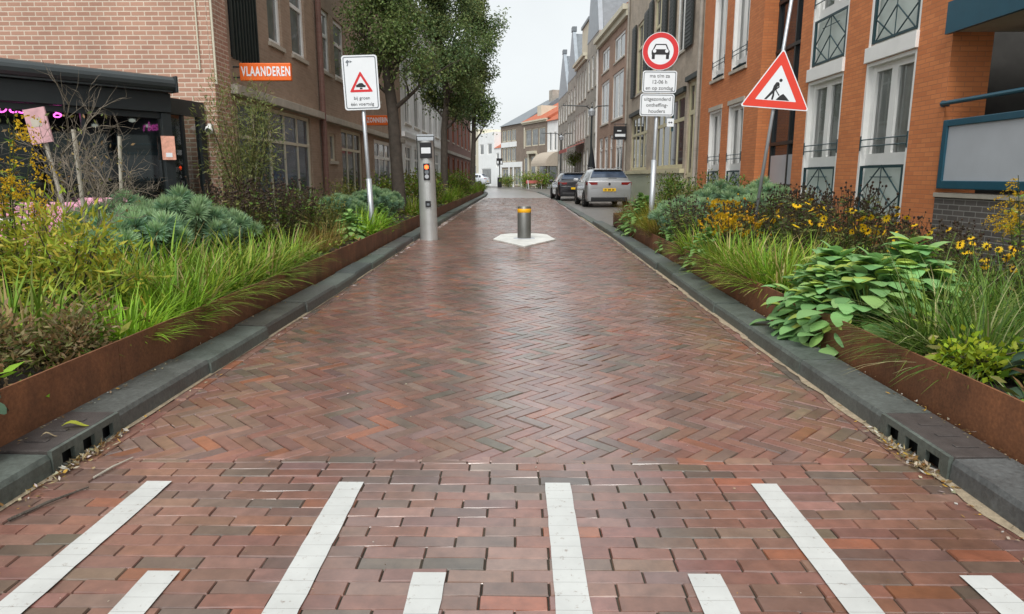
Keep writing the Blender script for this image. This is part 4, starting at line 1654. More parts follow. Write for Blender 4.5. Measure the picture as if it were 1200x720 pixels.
# ------------------------------------------------------------------ cars
def make_car(name, label, paint, loc, rz, L=4.55, Wd=1.83, Hh=1.50, plate_=True, van=False):
    t = thing(name, label, 'car' if not van else 'van', loc, rz)
    hw = Wd / 2
    # local x across (+x right seen from behind), y forward, rear bumper at y = 0
    k = Hh / 1.5
    st = [  # y, z_bottom, z_belt, z_top, half width at belt, half width at top
        (0.00, .34, .72, .74, .90, .88), (.03, .26, .98 * k, 1.00 * k, .97, .90), (.20, .24, 1.0 * k, 1.10 * k, .99, .84), (.62, .22, 1.0 * k, 1.43 * k, 1.0, .70),
        (.95, .22, 1.0 * k, 1.48 * k, 1.0, .68), (1.8, .22, .98 * k, 1.50 * k, 1.0, .70), (2.55, .22, .96 * k, 1.46 * k, 1.0, .68), (3.3, .22, .94 * k, 1.0 * k, 1.0, .82),
        (4.0, .23, .86 * k, .92 * k, .99, .80), (4.4, .28, .74 * k, .78 * k, .90, .76), (L, .36, .60, .62, .74, .66)]
    mb = MB()
    n = 10
    for (y, zb, zc, zt, wb, wt) in st:
        wb, wt = wb * hw, wt * hw
        pr = [(wb * .93, zb), (wb, zb + .12), (wb * 1.0, (zb + zc) * .52), (wb * .985, zc), (wt + (wb - wt) * .10, zt - (zt - zc) * .12 - .004), (wt * .86, zt), (wt * .4, zt + .015)]
        full = pr + [(-x, z) for x, z in pr[::-1]]
        n = len(full)
        for x, z in full:
            mb.v.append((x, y, z)); mb.c.append((1, 1, 1))
    for i in range(len(st) - 1):
        for j in range(n):
            j2 = (j + 1) % n
            mb.f.append([i * n + j, (i + 1) * n + j, (i + 1) * n + j2, i * n + j2]); mb.m.append(0)
    mb.f.append(list(range(n))); mb.m.append(0)
    mb.f.append([(len(st) - 1) * n + j for j in range(n - 1, -1, -1)]); mb.m.append(0)
    body = mb.build('body', M[paint], t)
    bv = body.modifiers.new('bevel', 'BEVEL'); bv.width = .025; bv.segments = 2; bv.limit_method = 'ANGLE'; bv.angle_limit = R(24)
    body.data.polygons.foreach_set('use_smooth', [True] * len(body.data.polygons))
    # rear screen lies on the slope between the belt and the roof
    def slope(y):
        for a, b in zip(st, st[1:]):
            if a[0] <= y <= b[0]:
                f = (y - a[0]) / (b[0] - a[0])
                return [a[i] + (b[i] - a[i]) * f for i in range(6)]
    mb = MB()
    def on(y, x):
        q_ = slope(y)
        return (x, y - .013, q_[3] + .012)
    def under(p): return (p[0], p[1] + .05, p[2] - .03)
    c4 = [on(.245, -.80 * hw), on(.245, .80 * hw), on(.57, .66 * hw), on(.57, -.66 * hw)]
    mb.add(c4 + [under(p) for p in c4], [(0, 1, 2, 3), (1, 5, 6, 2), (4, 0, 3, 7), (3, 2, 6, 7), (0, 4, 5, 1)])
    mb.build('rear_window', M['paneblue'], t)
    part_box('rear_wiper', 'sign_black', t, -.02, .34 * hw, .185, .20, 1.10 * k, 1.125 * k)
    for s_ in (-1, 1):
        mb = MB()
        pts = []
        for y, lo in ((.70, 1), (1.75, 1), (3.0, 1)):
            q_ = slope(y)
            pts.append((y, q_))
        def side_pt(y, f):
            q_ = slope(y)
            x0, x1 = q_[4] * hw * .985, (q_[5] + (q_[4] - q_[5]) * .10) * hw
            z0, z1 = q_[2], q_[3] - (q_[3] - q_[2]) * .12
            return (s_ * (x0 + (x1 - x0) * f + .008), y, z0 + (z1 - z0) * f)
        ysl = [.66, .98, 1.8, 2.55, 3.05]
        top = [.72, .84, .86, .84, .70]
        for i in range(4):
            qd = [side_pt(ysl[i] + (.03 if i else 0), .08), side_pt(ysl[i + 1] - .03, .08), side_pt(ysl[i + 1] - .03, top[i + 1]), side_pt(ysl[i] + (.03 if i else 0), top[i])]
            if s_ < 0: qd = qd[::-1]
            mb.quad(*qd)
        mb.build('side_window', M['pane'], t)
        # lamp cluster wraps round the rear corner
        mb = MB()
        x0, x1 = .52 * hw, .975 * hw
        zl = .86 * k
        mb.add([(s_ * x0, -.004, zl + .02), (s_ * x1, .03, zl - .01), (s_ * x1, .03, zl + .12), (s_ * x0, -.0, zl + .11), (s_ * .995 * hw, .24, zl + .03), (s_ * .995 * hw, .24, zl + .11),
                (s_ * x0, .06, zl + .02), (s_ * x0, .06, zl + .11)], [(0, 1, 2, 3), (1, 4, 5, 2), (0, 3, 7, 6)] if s_ > 0 else [(3, 2, 1, 0), (2, 5, 4, 1), (6, 7, 3, 0)])
        mb.build('tail_light', M['taillight'], t)
        for yw in (.86, 3.62):
            mb = MB()
            xw = s_ * hw
            arch = MB()
            ar = .40
            mb2 = MB()
            pts = [(yw + ar * math.cos(PI * q2 / 14), .30 + ar * math.sin(PI * q2 / 14)) for q2 in range(15)]
            vs = [(xw * 1.002 + s_ * .006, p[0], p[1]) for p in pts] + [(xw * .80, p[0], p[1]) for p in pts]
            mb2.add(vs, [tuple(range(15)) if s_ < 0 else tuple(range(14, -1, -1))])
            mb2.build('wheel_arch', M['black'], t)
            nn = 22
            vs = []
            for xo, rr in ((-.02, .29), (.012, .325), (.19, .325), (.21, .29)):
                for q2 in range(nn):
                    w = 2 * PI * q2 / nn
                    vs.append((s_ * (hw + .016 - xo), yw + rr * math.cos(w), .327 + rr * math.sin(w)))
            fs = []
            for i in range(3):
                for q2 in range(nn):
                    a2 = (q2 + 1) % nn
                    fs.append((i * nn + q2, i * nn + a2, (i + 1) * nn + a2, (i + 1) * nn + q2))
            fs.append(tuple(3 * nn + q2 for q2 in range(nn)))
            mb.add(vs, fs)
            wh = mb.build('wheel', M['tyre'], t)
            mb = MB()
            c = (s_ * (hw + .03), yw, .327)
            for q2 in range(10):
                w = 2 * PI * q2 / 10
                w1, w2 = w - .16, w + .16
                mb.add([(c[0], yw + .04 * math.cos(w1), .327 + .04 * math.sin(w1)), (c[0], yw + .04 * math.cos(w2), .327 + .04 * math.sin(w2)), (c[0] - s_ * .01, yw + .24 * math.cos(w2), .327 + .24 * math.sin(w2)), (c[0] - s_ * .01, yw + .24 * math.cos(w1), .327 + .24 * math.sin(w1))], [(0, 1, 2, 3)])
            mb.build('rim', M['rim'], wh)
        # door mirror
        mb = MB()
        mb.box(min(s_ * hw * .98, s_ * (hw + .2)), max(s_ * hw * .98, s_ * (hw + .2)), 2.85, 2.98, .98 * k, 1.10 * k)
        mb.build('door_mirror', M[paint], t, bevel=.03)
    # lower bumper, plate, emblem, wiper shelf
    part_box('lower_bumper', 'sign_black', t, -.80 * hw, .80 * hw, -.025, .12, .25, .43, bevel=.03)
    part_box('spoiler', paint, t, -.62 * hw, .62 * hw, .44, .72, 1.44 * k, 1.475 * k, bevel=.012)
    if plate_:
        pl = part_box('number_plate', 'plate', t, -.26, .26, -.03, .0, .66, .775)
        mb = MB()
        for q2 in (-.20, -.155, -.06, -.015, .03, .115, .16):
            mb.box(q2, q2 + .032, -.0325, -.0302, .685, .75)
        mb.build('plate_marks', M['sign_black'], pl)
        mb = MB()
        mb.prism(disc(0, .90 * k, .055, 20), -.008, .02)
        em = mb.build('emblem', M['rim'], t)
        mb = MB()
        mb.prism(disc(0, .90 * k, .042, 18), -.0105, -.0085)
        mb.build('emblem_field', M['sign_black'], em)
    else:
        part_box('number_plate', 'plate', t, -.26, .26, -.03, .0, .60, .70)
    mb = MB()
    for s_ in (-1, 1): mb.tube([(s_ * .60 * hw, .9, 1.50 * k), (s_ * .62 * hw, 1.2, 1.545 * k), (s_ * .62 * hw, 2.2, 1.54 * k), (s_ * .60 * hw, 2.5, 1.475 * k)], .014, 6)
    mb.build('roof_rail', M['rim'], t)
    return t


make_car('parked_car', 'silver estate car with a yellow number plate, parked nearest on the right', 'silver', (3.66, 28.1, 0), R(2.0), 4.6, 1.86, 1.58)
make_car('parked_car', 'black car parked just ahead of the silver estate', 'blackcar', (2.93, 35.6, 0), R(3.0), 4.4, 1.82, 1.46, False)
make_car('pale_car', 'pale blue-white car standing far off where the street bends left', 'vanwhite', (-4.0, 88.5, 0), R(75), 4.2, 1.8, 1.6, False)

# ------------------------------------------------------------------ far street furniture
t = thing('dark_post', 'black post with a square two-dot sign where the street bends left', 'sign post', (-2.25, 80.5, 0))
mb = MB(); mb.tube([(0, 0, 0), (0, 0, 3.3)], .06, 8); mb.build('pole', M['anthra'], t)
bd = part_box('sign_panel', 'sign_black', t, -.36, .36, -.08, -.06, 2.6, 3.3)
for x in (-.2, .2): part_box('white_dot', 'sign_white', bd, x - .09, x + .09, -.084, -.0805, 2.7, 3.0)
part_box('waste_bin', 'sign_black', t, -.26, .26, -.25, .25, 0.0, 1.15, bevel=.05)
t = thing('folding_barrier', 'faded pink and white road barrier lying at the far bend', 'barrier', (1.55, 71.0, 0), R(20))
mb = MB(); mb.box(-.9, .9, -.03, .03, .55, .85); mb.build('board', M['awn_red'], t)
mb = MB()
for x in (-.7, .7):
    mb.tube([(x, -.3, 0), (x, 0, .9)], .03, 6); mb.tube([(x, .3, 0), (x, 0, .9)], .03, 6)
mb.build('trestle', M['sign_white'], t)


# ------------------------------------------------------------------ restaurant terrace on the left
# front line runs slightly askew: from the near left post to the post close to the corner
V0, V1 = Vector((-9.6, 4.6, 0)), Vector((-5.17, 10.35, 0))
vd = (V1 - V0)
VL = vd.length
t = thing('glass_terrace', 'anthracite framed glass terrace with an awning cassette against the pink-tan brick wall', 'terrace', (V0.x, V0.y, 0), math.atan2(vd.y, vd.x))
# local x runs along the front towards the corner, y goes in to the building
zt = 2.36
posts = [VL - .06, VL - 2.25, VL - 4.4, .06]
for u in posts: part_box('post', 'anthra', t, u - .07, u + .07, -.07, .07, 0, 2.16, bevel=.005)
part_box('front_beam', 'anthra', t, -.1, VL + .02, -.09, .09, 2.165, 2.44, bevel=.008)
mb = MB()
mb.tube([(-.1, -.16, 2.56), (VL + .02, -.16, 2.56)], .105, 14)
mb.box(-.1, VL + .01, -.2, .02, 2.445, 2.50)
ac = mb.build('awning_cassette', M['anthra2'], t)
part_box('cassette_cap', 'anthra', ac, VL + .022, VL + .06, -.27, -.05, 2.44, 2.67, bevel=.01)
mb = MB()
mb.tube([(-.1, .8, 2.86), (VL - 1.9, .8, 2.86)], .10, 12)
mb.build('roof_blind', M['anthra2'], t)
mb = MB()
for k in range(6):
    u = VL - .1 - k * 1.4
    mb.box(u - .035, u + .035, .095, 3.0, 2.30, 2.42)
mb.build('roof_rafter', M['anthra'], t)
for a, b in ((VL - 2.18, VL - .13), (VL - 4.33, VL - 2.32), (.13, VL - 4.47)):
    g = MB()
    g.quad((a, .0, .08), (b, .0, .08), (b, .0, 2.1), (a, .0, 2.1))
    gg = g.build('glass_panel', M['smoke'], t)
    fb = MB()
    fb.box(a, b, -.03, .03, .0, .08)
    fb.box(a, b, -.022, .022, .86, .90)
    fb.box((a + b) / 2 - .025, (a + b) / 2 + .025, -.025, .025, .08, 2.16)
    fb.box(a, b, -.03, .03, 2.08, 2.16)
    fb.build('glazing_bar', M['anthra'], gg)
# return from the end post to the brick wall
e0 = Vector((VL - .06, .07, 0))
wdir = Matrix.Rotation(-math.atan2(vd.y, vd.x), 4, 'Z') @ Vector((-4.98 - V1.x, 11.25 - V1.y, 0))
e1 = e0 + wdir
nn_ = wdir.normalized()
pp = Vector((-nn_.y, nn_.x, 0)) * .05
mb = MB()
def slab(a, b, z0, z1, hw_=1.0):
    q_ = pp * hw_
    mb.flat([tuple(a - q_)[:2], tuple(b - q_)[:2], tuple(b + q_)[:2], tuple(a + q_)[:2]], z0, z1)
slab(e0 + nn_ * .02, e1, 2.17, 2.40)
slab(e0 + nn_ * .02, e1, 0, .12, .6)
slab(e1 - nn_ * .12, e1, .12, 2.17)
slab(e0 + nn_ * .4, e0 + nn_ * .45, .12, 2.17, .5)
mb.build('side_frame', M['anthra'], t)
mb = MB()
mb.quad((*tuple(e0)[:2], .12), (*tuple(e1)[:2], .12), (*tuple(e1)[:2], 2.17), (*tuple(e0)[:2], 2.17))
mb.build('side_glass', M['smoke'], t)
mb = MB()
mb.flat([(-.1, .1), (VL - .1, .1), (VL - .1, 4.2), (-.1, 4.2)], 2.45, 2.50)
mb.build('roof_panel', M['anthra'], t)
mb = MB()
mb.flat([(-.1, .1), (VL + .2, .1), (VL + .2, 3.6), (-.1, 3.6)], .0, .05)
mb.build('deck', M['anthra'], t)
for (u, v) in ((VL - .9, .9), (VL - 1.7, 1.3), (VL - 3.1, .8), (VL - 3.6, 1.7)):
    mb = MB(); mb.lathe([(.02, 2.25), (.055, 2.26), (.055, 2.30), (.01, 2.31)], 10, cx=u, cy=v); mb.build('ceiling_spot', M['spot'], t)
# pink neon words behind the glass
def neon(word, px, py, y, size, label):
    rr_ = ray(px, py)
    k = y / rr_[1]
    n_ = text(word, size, 0, 0, 0, M['neon'], None, name='neon_sign', font_shear=.25, depth=.006)
    n_.location = (rr_[0] * k, y, CAM_H + rr_[2] * k)
    n_.rotation_euler = (0, 0, R(32))
    tag(n_, label, 'neon sign')


neon('r best', 8, 126, 9.6, .24, 'glowing pink neon words in script hanging under the terrace beam')
neon('g', 67, 127, 9.6, .24, 'single glowing pink neon letter right of the pink board')

# furniture on the terrace
def armchair(x, y, rz, label, seatm):
    t = thing('lounge_chair', label, 'armchair', (x, y, .05), rz, 'pink lounge chairs on the terrace')
    part_box('seat', seatm, t, -.35, .35, -.32, .32, .28, .46, bevel=.05)
    part_box('backrest', 'pink', t, -.36, .36, .30, .42, .40, .92, bevel=.05)
    for s_ in (-1, 1):
        mb = MB(); mb.tube([(s_ * .38, -.3, 0), (s_ * .38, -.3, .62), (s_ * .38, .35, .62), (s_ * .38, .35, 0)], .018, 6); mb.build('armrest', M['anthra'], t)
    part_box('base_cushion', 'orangecloth', t, -.34, .34, -.31, .31, .18, .275, bevel=.03)


def onY(px, py, y):
    rr_ = ray(px, py)
    k = y / rr_[1]
    return rr_[0] * k, CAM_H + rr_[2] * k


# terrace seats out in front of the glass, seen over the plants
armchair(-5.62, 7.2, R(15), 'pink lounge chair at the left frame edge below the pink board', 'pink')
armchair(-4.98, 7.25, R(-10), 'pink lounge chair beside the leaning stake, right of its twin', 'pink')
armchair(-5.55, 8.9, R(5), 'pink lounge chair set behind the bare twigs, farthest from the street', 'pink')
t = thing('terrace_table', 'low white topped table between the pink lounge chairs', 'table', (-5.3, 6.75, .0))
part_box('table_top', 'white', t, -.42, .42, -.3, .3, .80, .83, bevel=.008)
mb = MB(); mb.tube([(0, 0, .03), (0, 0, .80)], .035, 8); mb.lathe([(.25, 0), (.25, .02), (.04, .04)], 16); mb.build('pedestal', M['anthra'], t)

# boards, stakes, camera
x, z = onY(52, 144, 7.4)
t = thing('board_on_stake', 'pink picture board fixed to a leaning pale stake by the terrace', 'notice board', (x + .22, 7.4, 0))
t.rotation_euler = (0, R(-9), 0)
bd = part_box('board', 'posterpink', t, -.115, .115, -.02, .0, z - .19, z + .17)
part_box('picture_patch', 'stone', bd, -.06, .05, -.0225, -.0205, z - .02, z + .07)
mb = MB(); mb.tube([(0, .03, 0), (0, .03, z + .1)], .022, 8); mb.build('stake', M['wood'], t)
t = thing('wall_poster', 'small salmon and white poster on the terrace corner post', 'poster', (-5.14, 10.22, 1.66), math.atan2(vd.y, vd.x) * .35)
part_box('sheet', 'postersalmon', t, -.09, .09, -.012, .0, -.17, .17)
part_box('pale_figure', 'sign_white', t, -.04, .045, -.0145, -.0125, -.13, -.07)
for (px, py0, px2, py1, y, lab) in ((86, 152, 106, 305, 6.3, 'thin pale stake standing among the bare twigs'), (140, 160, 143, 300, 7.2, 'thin grey stake left of the blue-green spurge')):
    xa, za = onY(px, py0, y)
    xb, zb2 = onY(px2, py1, y)
    mb = MB()
    mb.tube([(xb + (xb - xa) * .0, y, .2), (xa, y, za)], .018, 8)
    tag(mb.build('plant_stake', M['wood']), lab, 'stake')
t = thing('security_camera', 'white dome camera on the brick corner beside the terrace', 'camera', (-4.95, 11.22, 1.98))
mb = MB(); mb.ball((0, -.03, 0), .075); mb.build('dome', M['white'], t, smooth=True)
mb = MB(); mb.prism(disc(.012, -.01, .034, 14), -.118, -.09); mb.build('lens', M['sign_black'], t)
part_box('mount', 'white', t, -.03, .03, .0, .08, .0, .10)


# ------------------------------------------------------------------ trees
def leaf_quad(mb, p, d, n_, L, w, col):
    """a pointed leaf: d along the leaf, n_ its normal"""
    s_ = d.cross(n_).normalized() * (w / 2)
    a = p
    b = p + d * (L * .45) + s_
    c = p + d * L
    e = p + d * (L * .45) - s_
    mb.add([tuple(a), tuple(b), tuple(c), tuple(e)], [(0, 1, 2, 3)], col)


def rvec(r_):
    while True:
        v = Vector((r_.uniform(-1, 1), r_.uniform(-1, 1), r_.uniform(-1, 1)))
        if .05 < v.length < 1: return v.normalized()


TREE_COLS = [(.11, .17, .055), (.13, .19, .06), (.09, .145, .055), (.16, .215, .07), (.20, .24, .09)]


def tree(name, label, x, y, seed, h_trunk, height, spread, n_leaf, rt, lean=(0, 0), leaf=.10):
    r_ = random.Random(seed)
    t = thing(name, label, 'tree', (x, y, .2), 0, 'street trees along the left plant bed')
    tb = MB()
    tips = []

    def branch(p, d, L, rad, depth):
        pts = [p]
        rr_ = [rad]
        q_ = p.copy()
        dd = d.copy()
        n_ = 4
        for k in range(n_):
            dd = (dd + rvec(r_) * .22 + Vector((0, 0, .10))).normalized()
            q_ = q_ + dd * (L / n_)
            pts.append(q_.copy())
            rr_.append(rad * (1 - .62 * (k + 1) / n_))
        tb.tube([tuple(v) for v in pts], rr_, 7 if depth < 2 else 4, False)
        if depth >= 3:
            tips.append((q_, L))
            return
        kids = (3, 4, 3)[min(depth, 2)]
        for k in range(kids):
            f = r_.uniform(.45, 1.0) if k else 1.0
            b = pts[min(n_, max(1, int(f * n_)))]
            a = r_.uniform(0, 2 * PI)
            side = Vector((math.cos(a), math.sin(a), r_.uniform(-.05, .5)))
            nd = (dd * .75 + side * .85).normalized()
            branch(b.copy(), nd, L * r_.uniform(.58, .78), rad * .42, depth + 1)
        tips.append((q_, L * .7))
    base = [Vector((0, 0, -.1)), Vector((lean[0] * .3, lean[1] * .3, h_trunk * .35)), Vector((lean[0] * .7, lean[1] * .7, h_trunk * .7)), Vector((lean[0], lean[1], h_trunk))]
    top = base[-1].copy()
    lead = [v.copy() for v in base]
    lr = [rt * 1.25, rt, rt * .92, rt * .86]
    q_ = top.copy()
    for k in range(6):
        q_ = q_ + Vector((r_.uniform(-.16, .16), r_.uniform(-.16, .16), (height - h_trunk) / 6.5))
        lead.append(q_.copy())
        lr.append(rt * (.78 - .11 * k))
    tb.tube([tuple(v) for v in lead], lr, 12, False)
    nl_ = 17
    for k in range(nl_):
        f = k / nl_
        p = lead[3 + int(f * 6)].lerp(lead[4 + int(f * 6)], f * 6 - int(f * 6))
        a = k * 2.4 + r_.uniform(-.5, .5)
        el = r_.uniform(.35, .8) + .45 * f
        d = Vector((math.cos(a) * math.cos(el), math.sin(a) * math.cos(el), math.sin(el)))
        branch(p.copy(), d, spread * r_.uniform(.5, .8) * (1 - .35 * f), rt * (.42 - .2 * f), 1)
    trunk = tb.build('trunk', M['bark'], t, smooth=True)
    cb = MB()
    per = max(4, int(n_leaf / max(1, len(tips))))
    for (p, L) in tips:
        base_c = r_.choice(TREE_COLS)
        R_ = max(.45, L * .95)
        for k in range(per):
            v = rvec(r_) * R_ * (r_.random() ** .55)
            q_ = p + v
            d = (v.normalized() * .5 + rvec(r_) + Vector((0, 0, -.45))).normalized()
            n_ = (rvec(r_) + Vector((0, 0, .9))).normalized()
            leaf_quad(cb, q_, d, n_, leaf * r_.uniform(.7, 1.3), leaf * .55, jit(base_c, .25, r_))
    cb.build('crown', M['treeleaf'], t)
    return t


tree('street_tree', 'nearest street tree, its grey-green trunk just behind the small-triangle warning sign', -3.18, 18.4, 21, 2.75, 8.6, 1.5, 30000, .17, (-.12, 0), .085)
tree('street_tree', 'dark trunked street tree between the silver traffic post and the last tree', -3.25, 30.0, 22, 3.0, 11.5, 1.75, 36000, .16, (.05, 0), .115)
tree('street_tree', 'last street tree, its crown reaching farthest out over the road', -3.0, 44.5, 27, 3.1, 14.5, 2.3, 36000, .17, (.1, 0), .15)


# ------------------------------------------------------------------ plants
def blades(mb, r_, n, L, w, spread, arch, cols, z0=0.0, cx=0, cy=0, stiff=.55, segs=5):
    for k in range(n):
        a = r_.uniform(0, 2 * PI)
        rad = spread * math.sqrt(r_.random())
        p = Vector((cx + rad * math.cos(a), cy + rad * math.sin(a), z0))
        a2 = a + r_.uniform(-.9, .9)
        out = Vector((math.cos(a2), math.sin(a2), 0))
        l_ = L * r_.uniform(.55, 1.15)
        tilt = r_.uniform(.05, arch)
        d = (Vector((0, 0, 1)) * (1 - tilt * .5) + out * tilt).normalized()
        side = Vector((-out.y, out.x, 0))
        col = jit(r_.choice(cols), .22, r_)
        wv = w * r_.uniform(.7, 1.2)
        b = len(mb.v)
        for s_ in range(segs + 1):
            f = s_ / segs
            ww = wv * (1 - f ** 1.8) * .5 + .0006
            tw = side * math.cos(f * .8) + Vector((0, 0, 1)).cross(side) * math.sin(f * .8) * .3
            mb.v.append(tuple(p - tw * ww)); mb.v.append(tuple(p + tw * ww))
            mb.c += [col, col]
            p = p + d * (l_ / segs)
            d = (d + out * (.10 + tilt * .34) * (1.2 - stiff) + Vector((0, 0, -.20 - .30 * tilt)) * f * (1.3 - stiff)).normalized()
        for s_ in range(segs):
            i = b + s_ * 2
            mb.f.append([i, i + 1, i + 3, i + 2]); mb.m.append(0)


def broadleaf(mb, p, out, up, L, w, col, droop=.5, fold=.18):
    """big leaf: a 3 x 5 sheet folded along its midrib and bending over"""
    d = (out + Vector((0, 0, up))).normalized()
    side = Vector((-out.y, out.x, 0)).normalized()
    b = len(mb.v)
    n = 6
    for k in range(n + 1):
        f = k / n
        ww = w * .5 * (math.sin(PI * min(1, f * .93 + .05)) ** .75)
        nrm = side.cross(d).normalized()
        mb.v += [tuple(p - side * ww + nrm * ww * fold), tuple(p), tuple(p + side * ww + nrm * ww * fold)]
        mb.c += [col] * 3
        p = p + d * (L / n)
        d = (d + Vector((0, 0, -droop * .42)) * (.4 + f)).normalized()
    for k in range(n):
        i = b + k * 3
        mb.f += [[i, i + 1, i + 4, i + 3], [i + 1, i + 2, i + 5, i + 4]]
        mb.m += [0, 0]


GR = [(.18, .32, .028), (.25, .38, .035), (.13, .26, .026), (.32, .40, .05), (.22, .26, .04), (.20, .33, .03), (.16, .29, .028), (.46, .38, .16)]
LIME = [(.22, .40, .025), (.30, .44, .04), (.18, .34, .025), (.15, .27, .02)]
DKG = [(.095, .19, .03), (.12, .22, .032), (.16, .25, .04), (.08, .16, .028), (.13, .24, .03), (.20, .28, .05), (.09, .18, .03), (.42, .43, .20)]
OCH = [(.26, .19, .05), (.20, .15, .035), (.16, .15, .03), (.30, .20, .06)]
DRY = [(.26, .16, .07), (.20, .115, .045), (.32, .23, .11), (.14, .10, .04), (.12, .12, .035)]
BLUE = [(.22, .37, .215), (.25, .40, .225), (.19, .32, .205), (.28, .42, .23)]
OLV = [(.135, .16, .04), (.18, .19, .045), (.10, .13, .035), (.21, .18, .06)]
HOST = [(.22, .41, .15), (.26, .45, .16), (.18, .36, .13), (.30, .48, .15), (.38, .48, .10), (.15, .31, .11)]


BLUE_TIP = (.33, .48, .25)


def p_grass(seed, n=430, L=.52, w=.018, spread=.24, arch=1.35, cols=GR, stiff=.42):
    r_ = random.Random(seed)
    mb = MB()
    blades(mb, r_, n, L, w, spread, arch, cols, stiff=stiff)
    return [('foliage', mb.mesh('grass_blades', M['leaf']))]


def p_hosta(seed, n=110, L=.23, w=.165, h=.44, rad=.30, cols=HOST, spill=0):
    r_ = random.Random(seed)
    mb = MB()
    for k in range(n):
        f = k / n
        a = k * 2.4 + r_.uniform(-.3, .3)
        out = Vector((math.cos(a), math.sin(a), 0))
        z = h * (1 - f) ** .8 * r_.uniform(.75, 1.05) + .03
        p = out * (rad * (f ** .6) * r_.uniform(.6, 1.15)) + Vector((0, 0, z))
        if spill and out.x < -.1 and f > .2:                  # the street side flops over the edging
            k2 = min(1, (f - .2) * 2.2) * min(1, -out.x * 1.5)
            p += Vector((-.10 * k2, 0, -spill * k2 * r_.uniform(.0, 1.0)))
        l_ = L * r_.uniform(.65, 1.15)
        c = jit(r_.choice(cols), .15, r_)
        mb.tube([(out.x * .02, out.y * .02, 0), tuple(p * .4 + Vector((0, 0, .05))), tuple(p - out * (l_ * .35))], .004, 4, False, c)
        broadleaf(mb, p - out * (l_ * .35), out, 1.1 - f * 1.5 + r_.uniform(-.3, .5), l_, w * l_ / L, c, r_.uniform(.5, 1.2), .10)
    return [('foliage', mb.mesh('broad_leaves', M['leaf'], True))]


def p_spurge(seed, n=19, h=.62, spread=.42, cols=BLUE, dome=.125):
    """stems that each end in a round mop of fine leaves"""
    r_ = random.Random(seed)
    mb = MB()
    for k in range(n):
        a = k * 2.4
        rad = spread * math.sqrt((k + .5) / n)
        lean = Vector((math.cos(a), math.sin(a), 0)) * rad
        hh = h * (1.05 - .42 * (rad / spread) ** 2) * r_.uniform(.9, 1.08)
        tip = lean * 1.1 + Vector((r_.uniform(-.03, .03), r_.uniform(-.03, .03), hh))
        root = lean * .35
        c0 = r_.choice(cols)
        mb.tube([tuple(root), tuple((root + tip) * .5 + lean * .15), tuple(tip)], .007, 4, False, jit((.09, .10, .04), .2, r_))
        ax = (tip - root).normalized()
        rr_ = dome * r_.uniform(.85, 1.15)
        for j in range(300):
            v = rvec(r_)
            if v.z < -.75: continue
            q_ = tip + v * rr_ * .25
            d = (v + Vector((0, 0, .25))).normalized()
            leaf_quad(mb, q_, d, rvec(r_), rr_ * r_.uniform(.62, .95), .013, jit(BLUE_TIP if v.z > .55 else c0, .16, r_))
        for j in range(60):
            f = r_.uniform(.25, .9)
            q_ = root.lerp(tip, f)
            d = (rvec(r_) + ax * .3).normalized()
            leaf_quad(mb, q_, d, rvec(r_), .085, .016, jit(c0, .2, r_))
    return [('foliage', mb.mesh('spurge_stems', M['leaf']))]


def p_seed(seed, n=60, h=.9, spread=.34, dark=(.055, .036, .024), leafc=OLV + DKG[:2], nl=15, ball=.016):
    r_ = random.Random(seed)
    mb = MB()
    hd = MB()
    for k in range(n):
        a = r_.uniform(0, 2 * PI)
        rad = spread * math.sqrt(r_.random())
        p0 = Vector((math.cos(a), math.sin(a), 0)) * rad * .55
        hh = h * r_.uniform(.6, 1.08)
        tip = Vector((math.cos(a) * rad * 1.25, math.sin(a) * rad * 1.25, hh)) + Vector((r_.uniform(-.05, .05), r_.uniform(-.05, .05), 0))
        mid = (p0 + tip) * .5 + Vector((r_.uniform(-.03, .03), r_.uniform(-.03, .03), .04))
        mb.tube([tuple(p0), tuple(mid), tuple(tip)], [.005, .004, .003], 4, False, jit((.075, .055, .03), .25, r_))
        hd.ball(tuple(tip), ball * r_.uniform(.75, 1.2), jit(dark, .4, r_), 1.1)
        for j in range(r_.randint(1, 3)):
            f = r_.uniform(.55, .9)
            q_ = p0.lerp(tip, f)
            e = q_ + Vector((r_.uniform(-.09, .09), r_.uniform(-.09, .09), r_.uniform(.05, .13)))
            mb.tube([tuple(q_), tuple(e)], .0025, 3, False, (.07, .05, .03))
            hd.ball(tuple(e), ball * r_.uniform(.6, 1.0), jit(dark, .4, r_), 1.1)
        for j in range(nl):
            f = r_.uniform(.05, .85)
            q_ = p0.lerp(tip, f)
            a2 = r_.uniform(0, 2 * PI)
            d = Vector((math.cos(a2), math.sin(a2), r_.uniform(-.5, .6))).normalized()
            leaf_quad(mb, q_, d, (rvec(r_) + Vector((0, 0, 1))).normalized(), r_.uniform(.05, .11), r_.uniform(.018, .035), jit(r_.choice(leafc), .3, r_))
    return [('foliage', mb.mesh('stems_and_leaves', M['leaf'])), ('seed_sprays', hd.mesh('seed_heads', M['leaf']))]


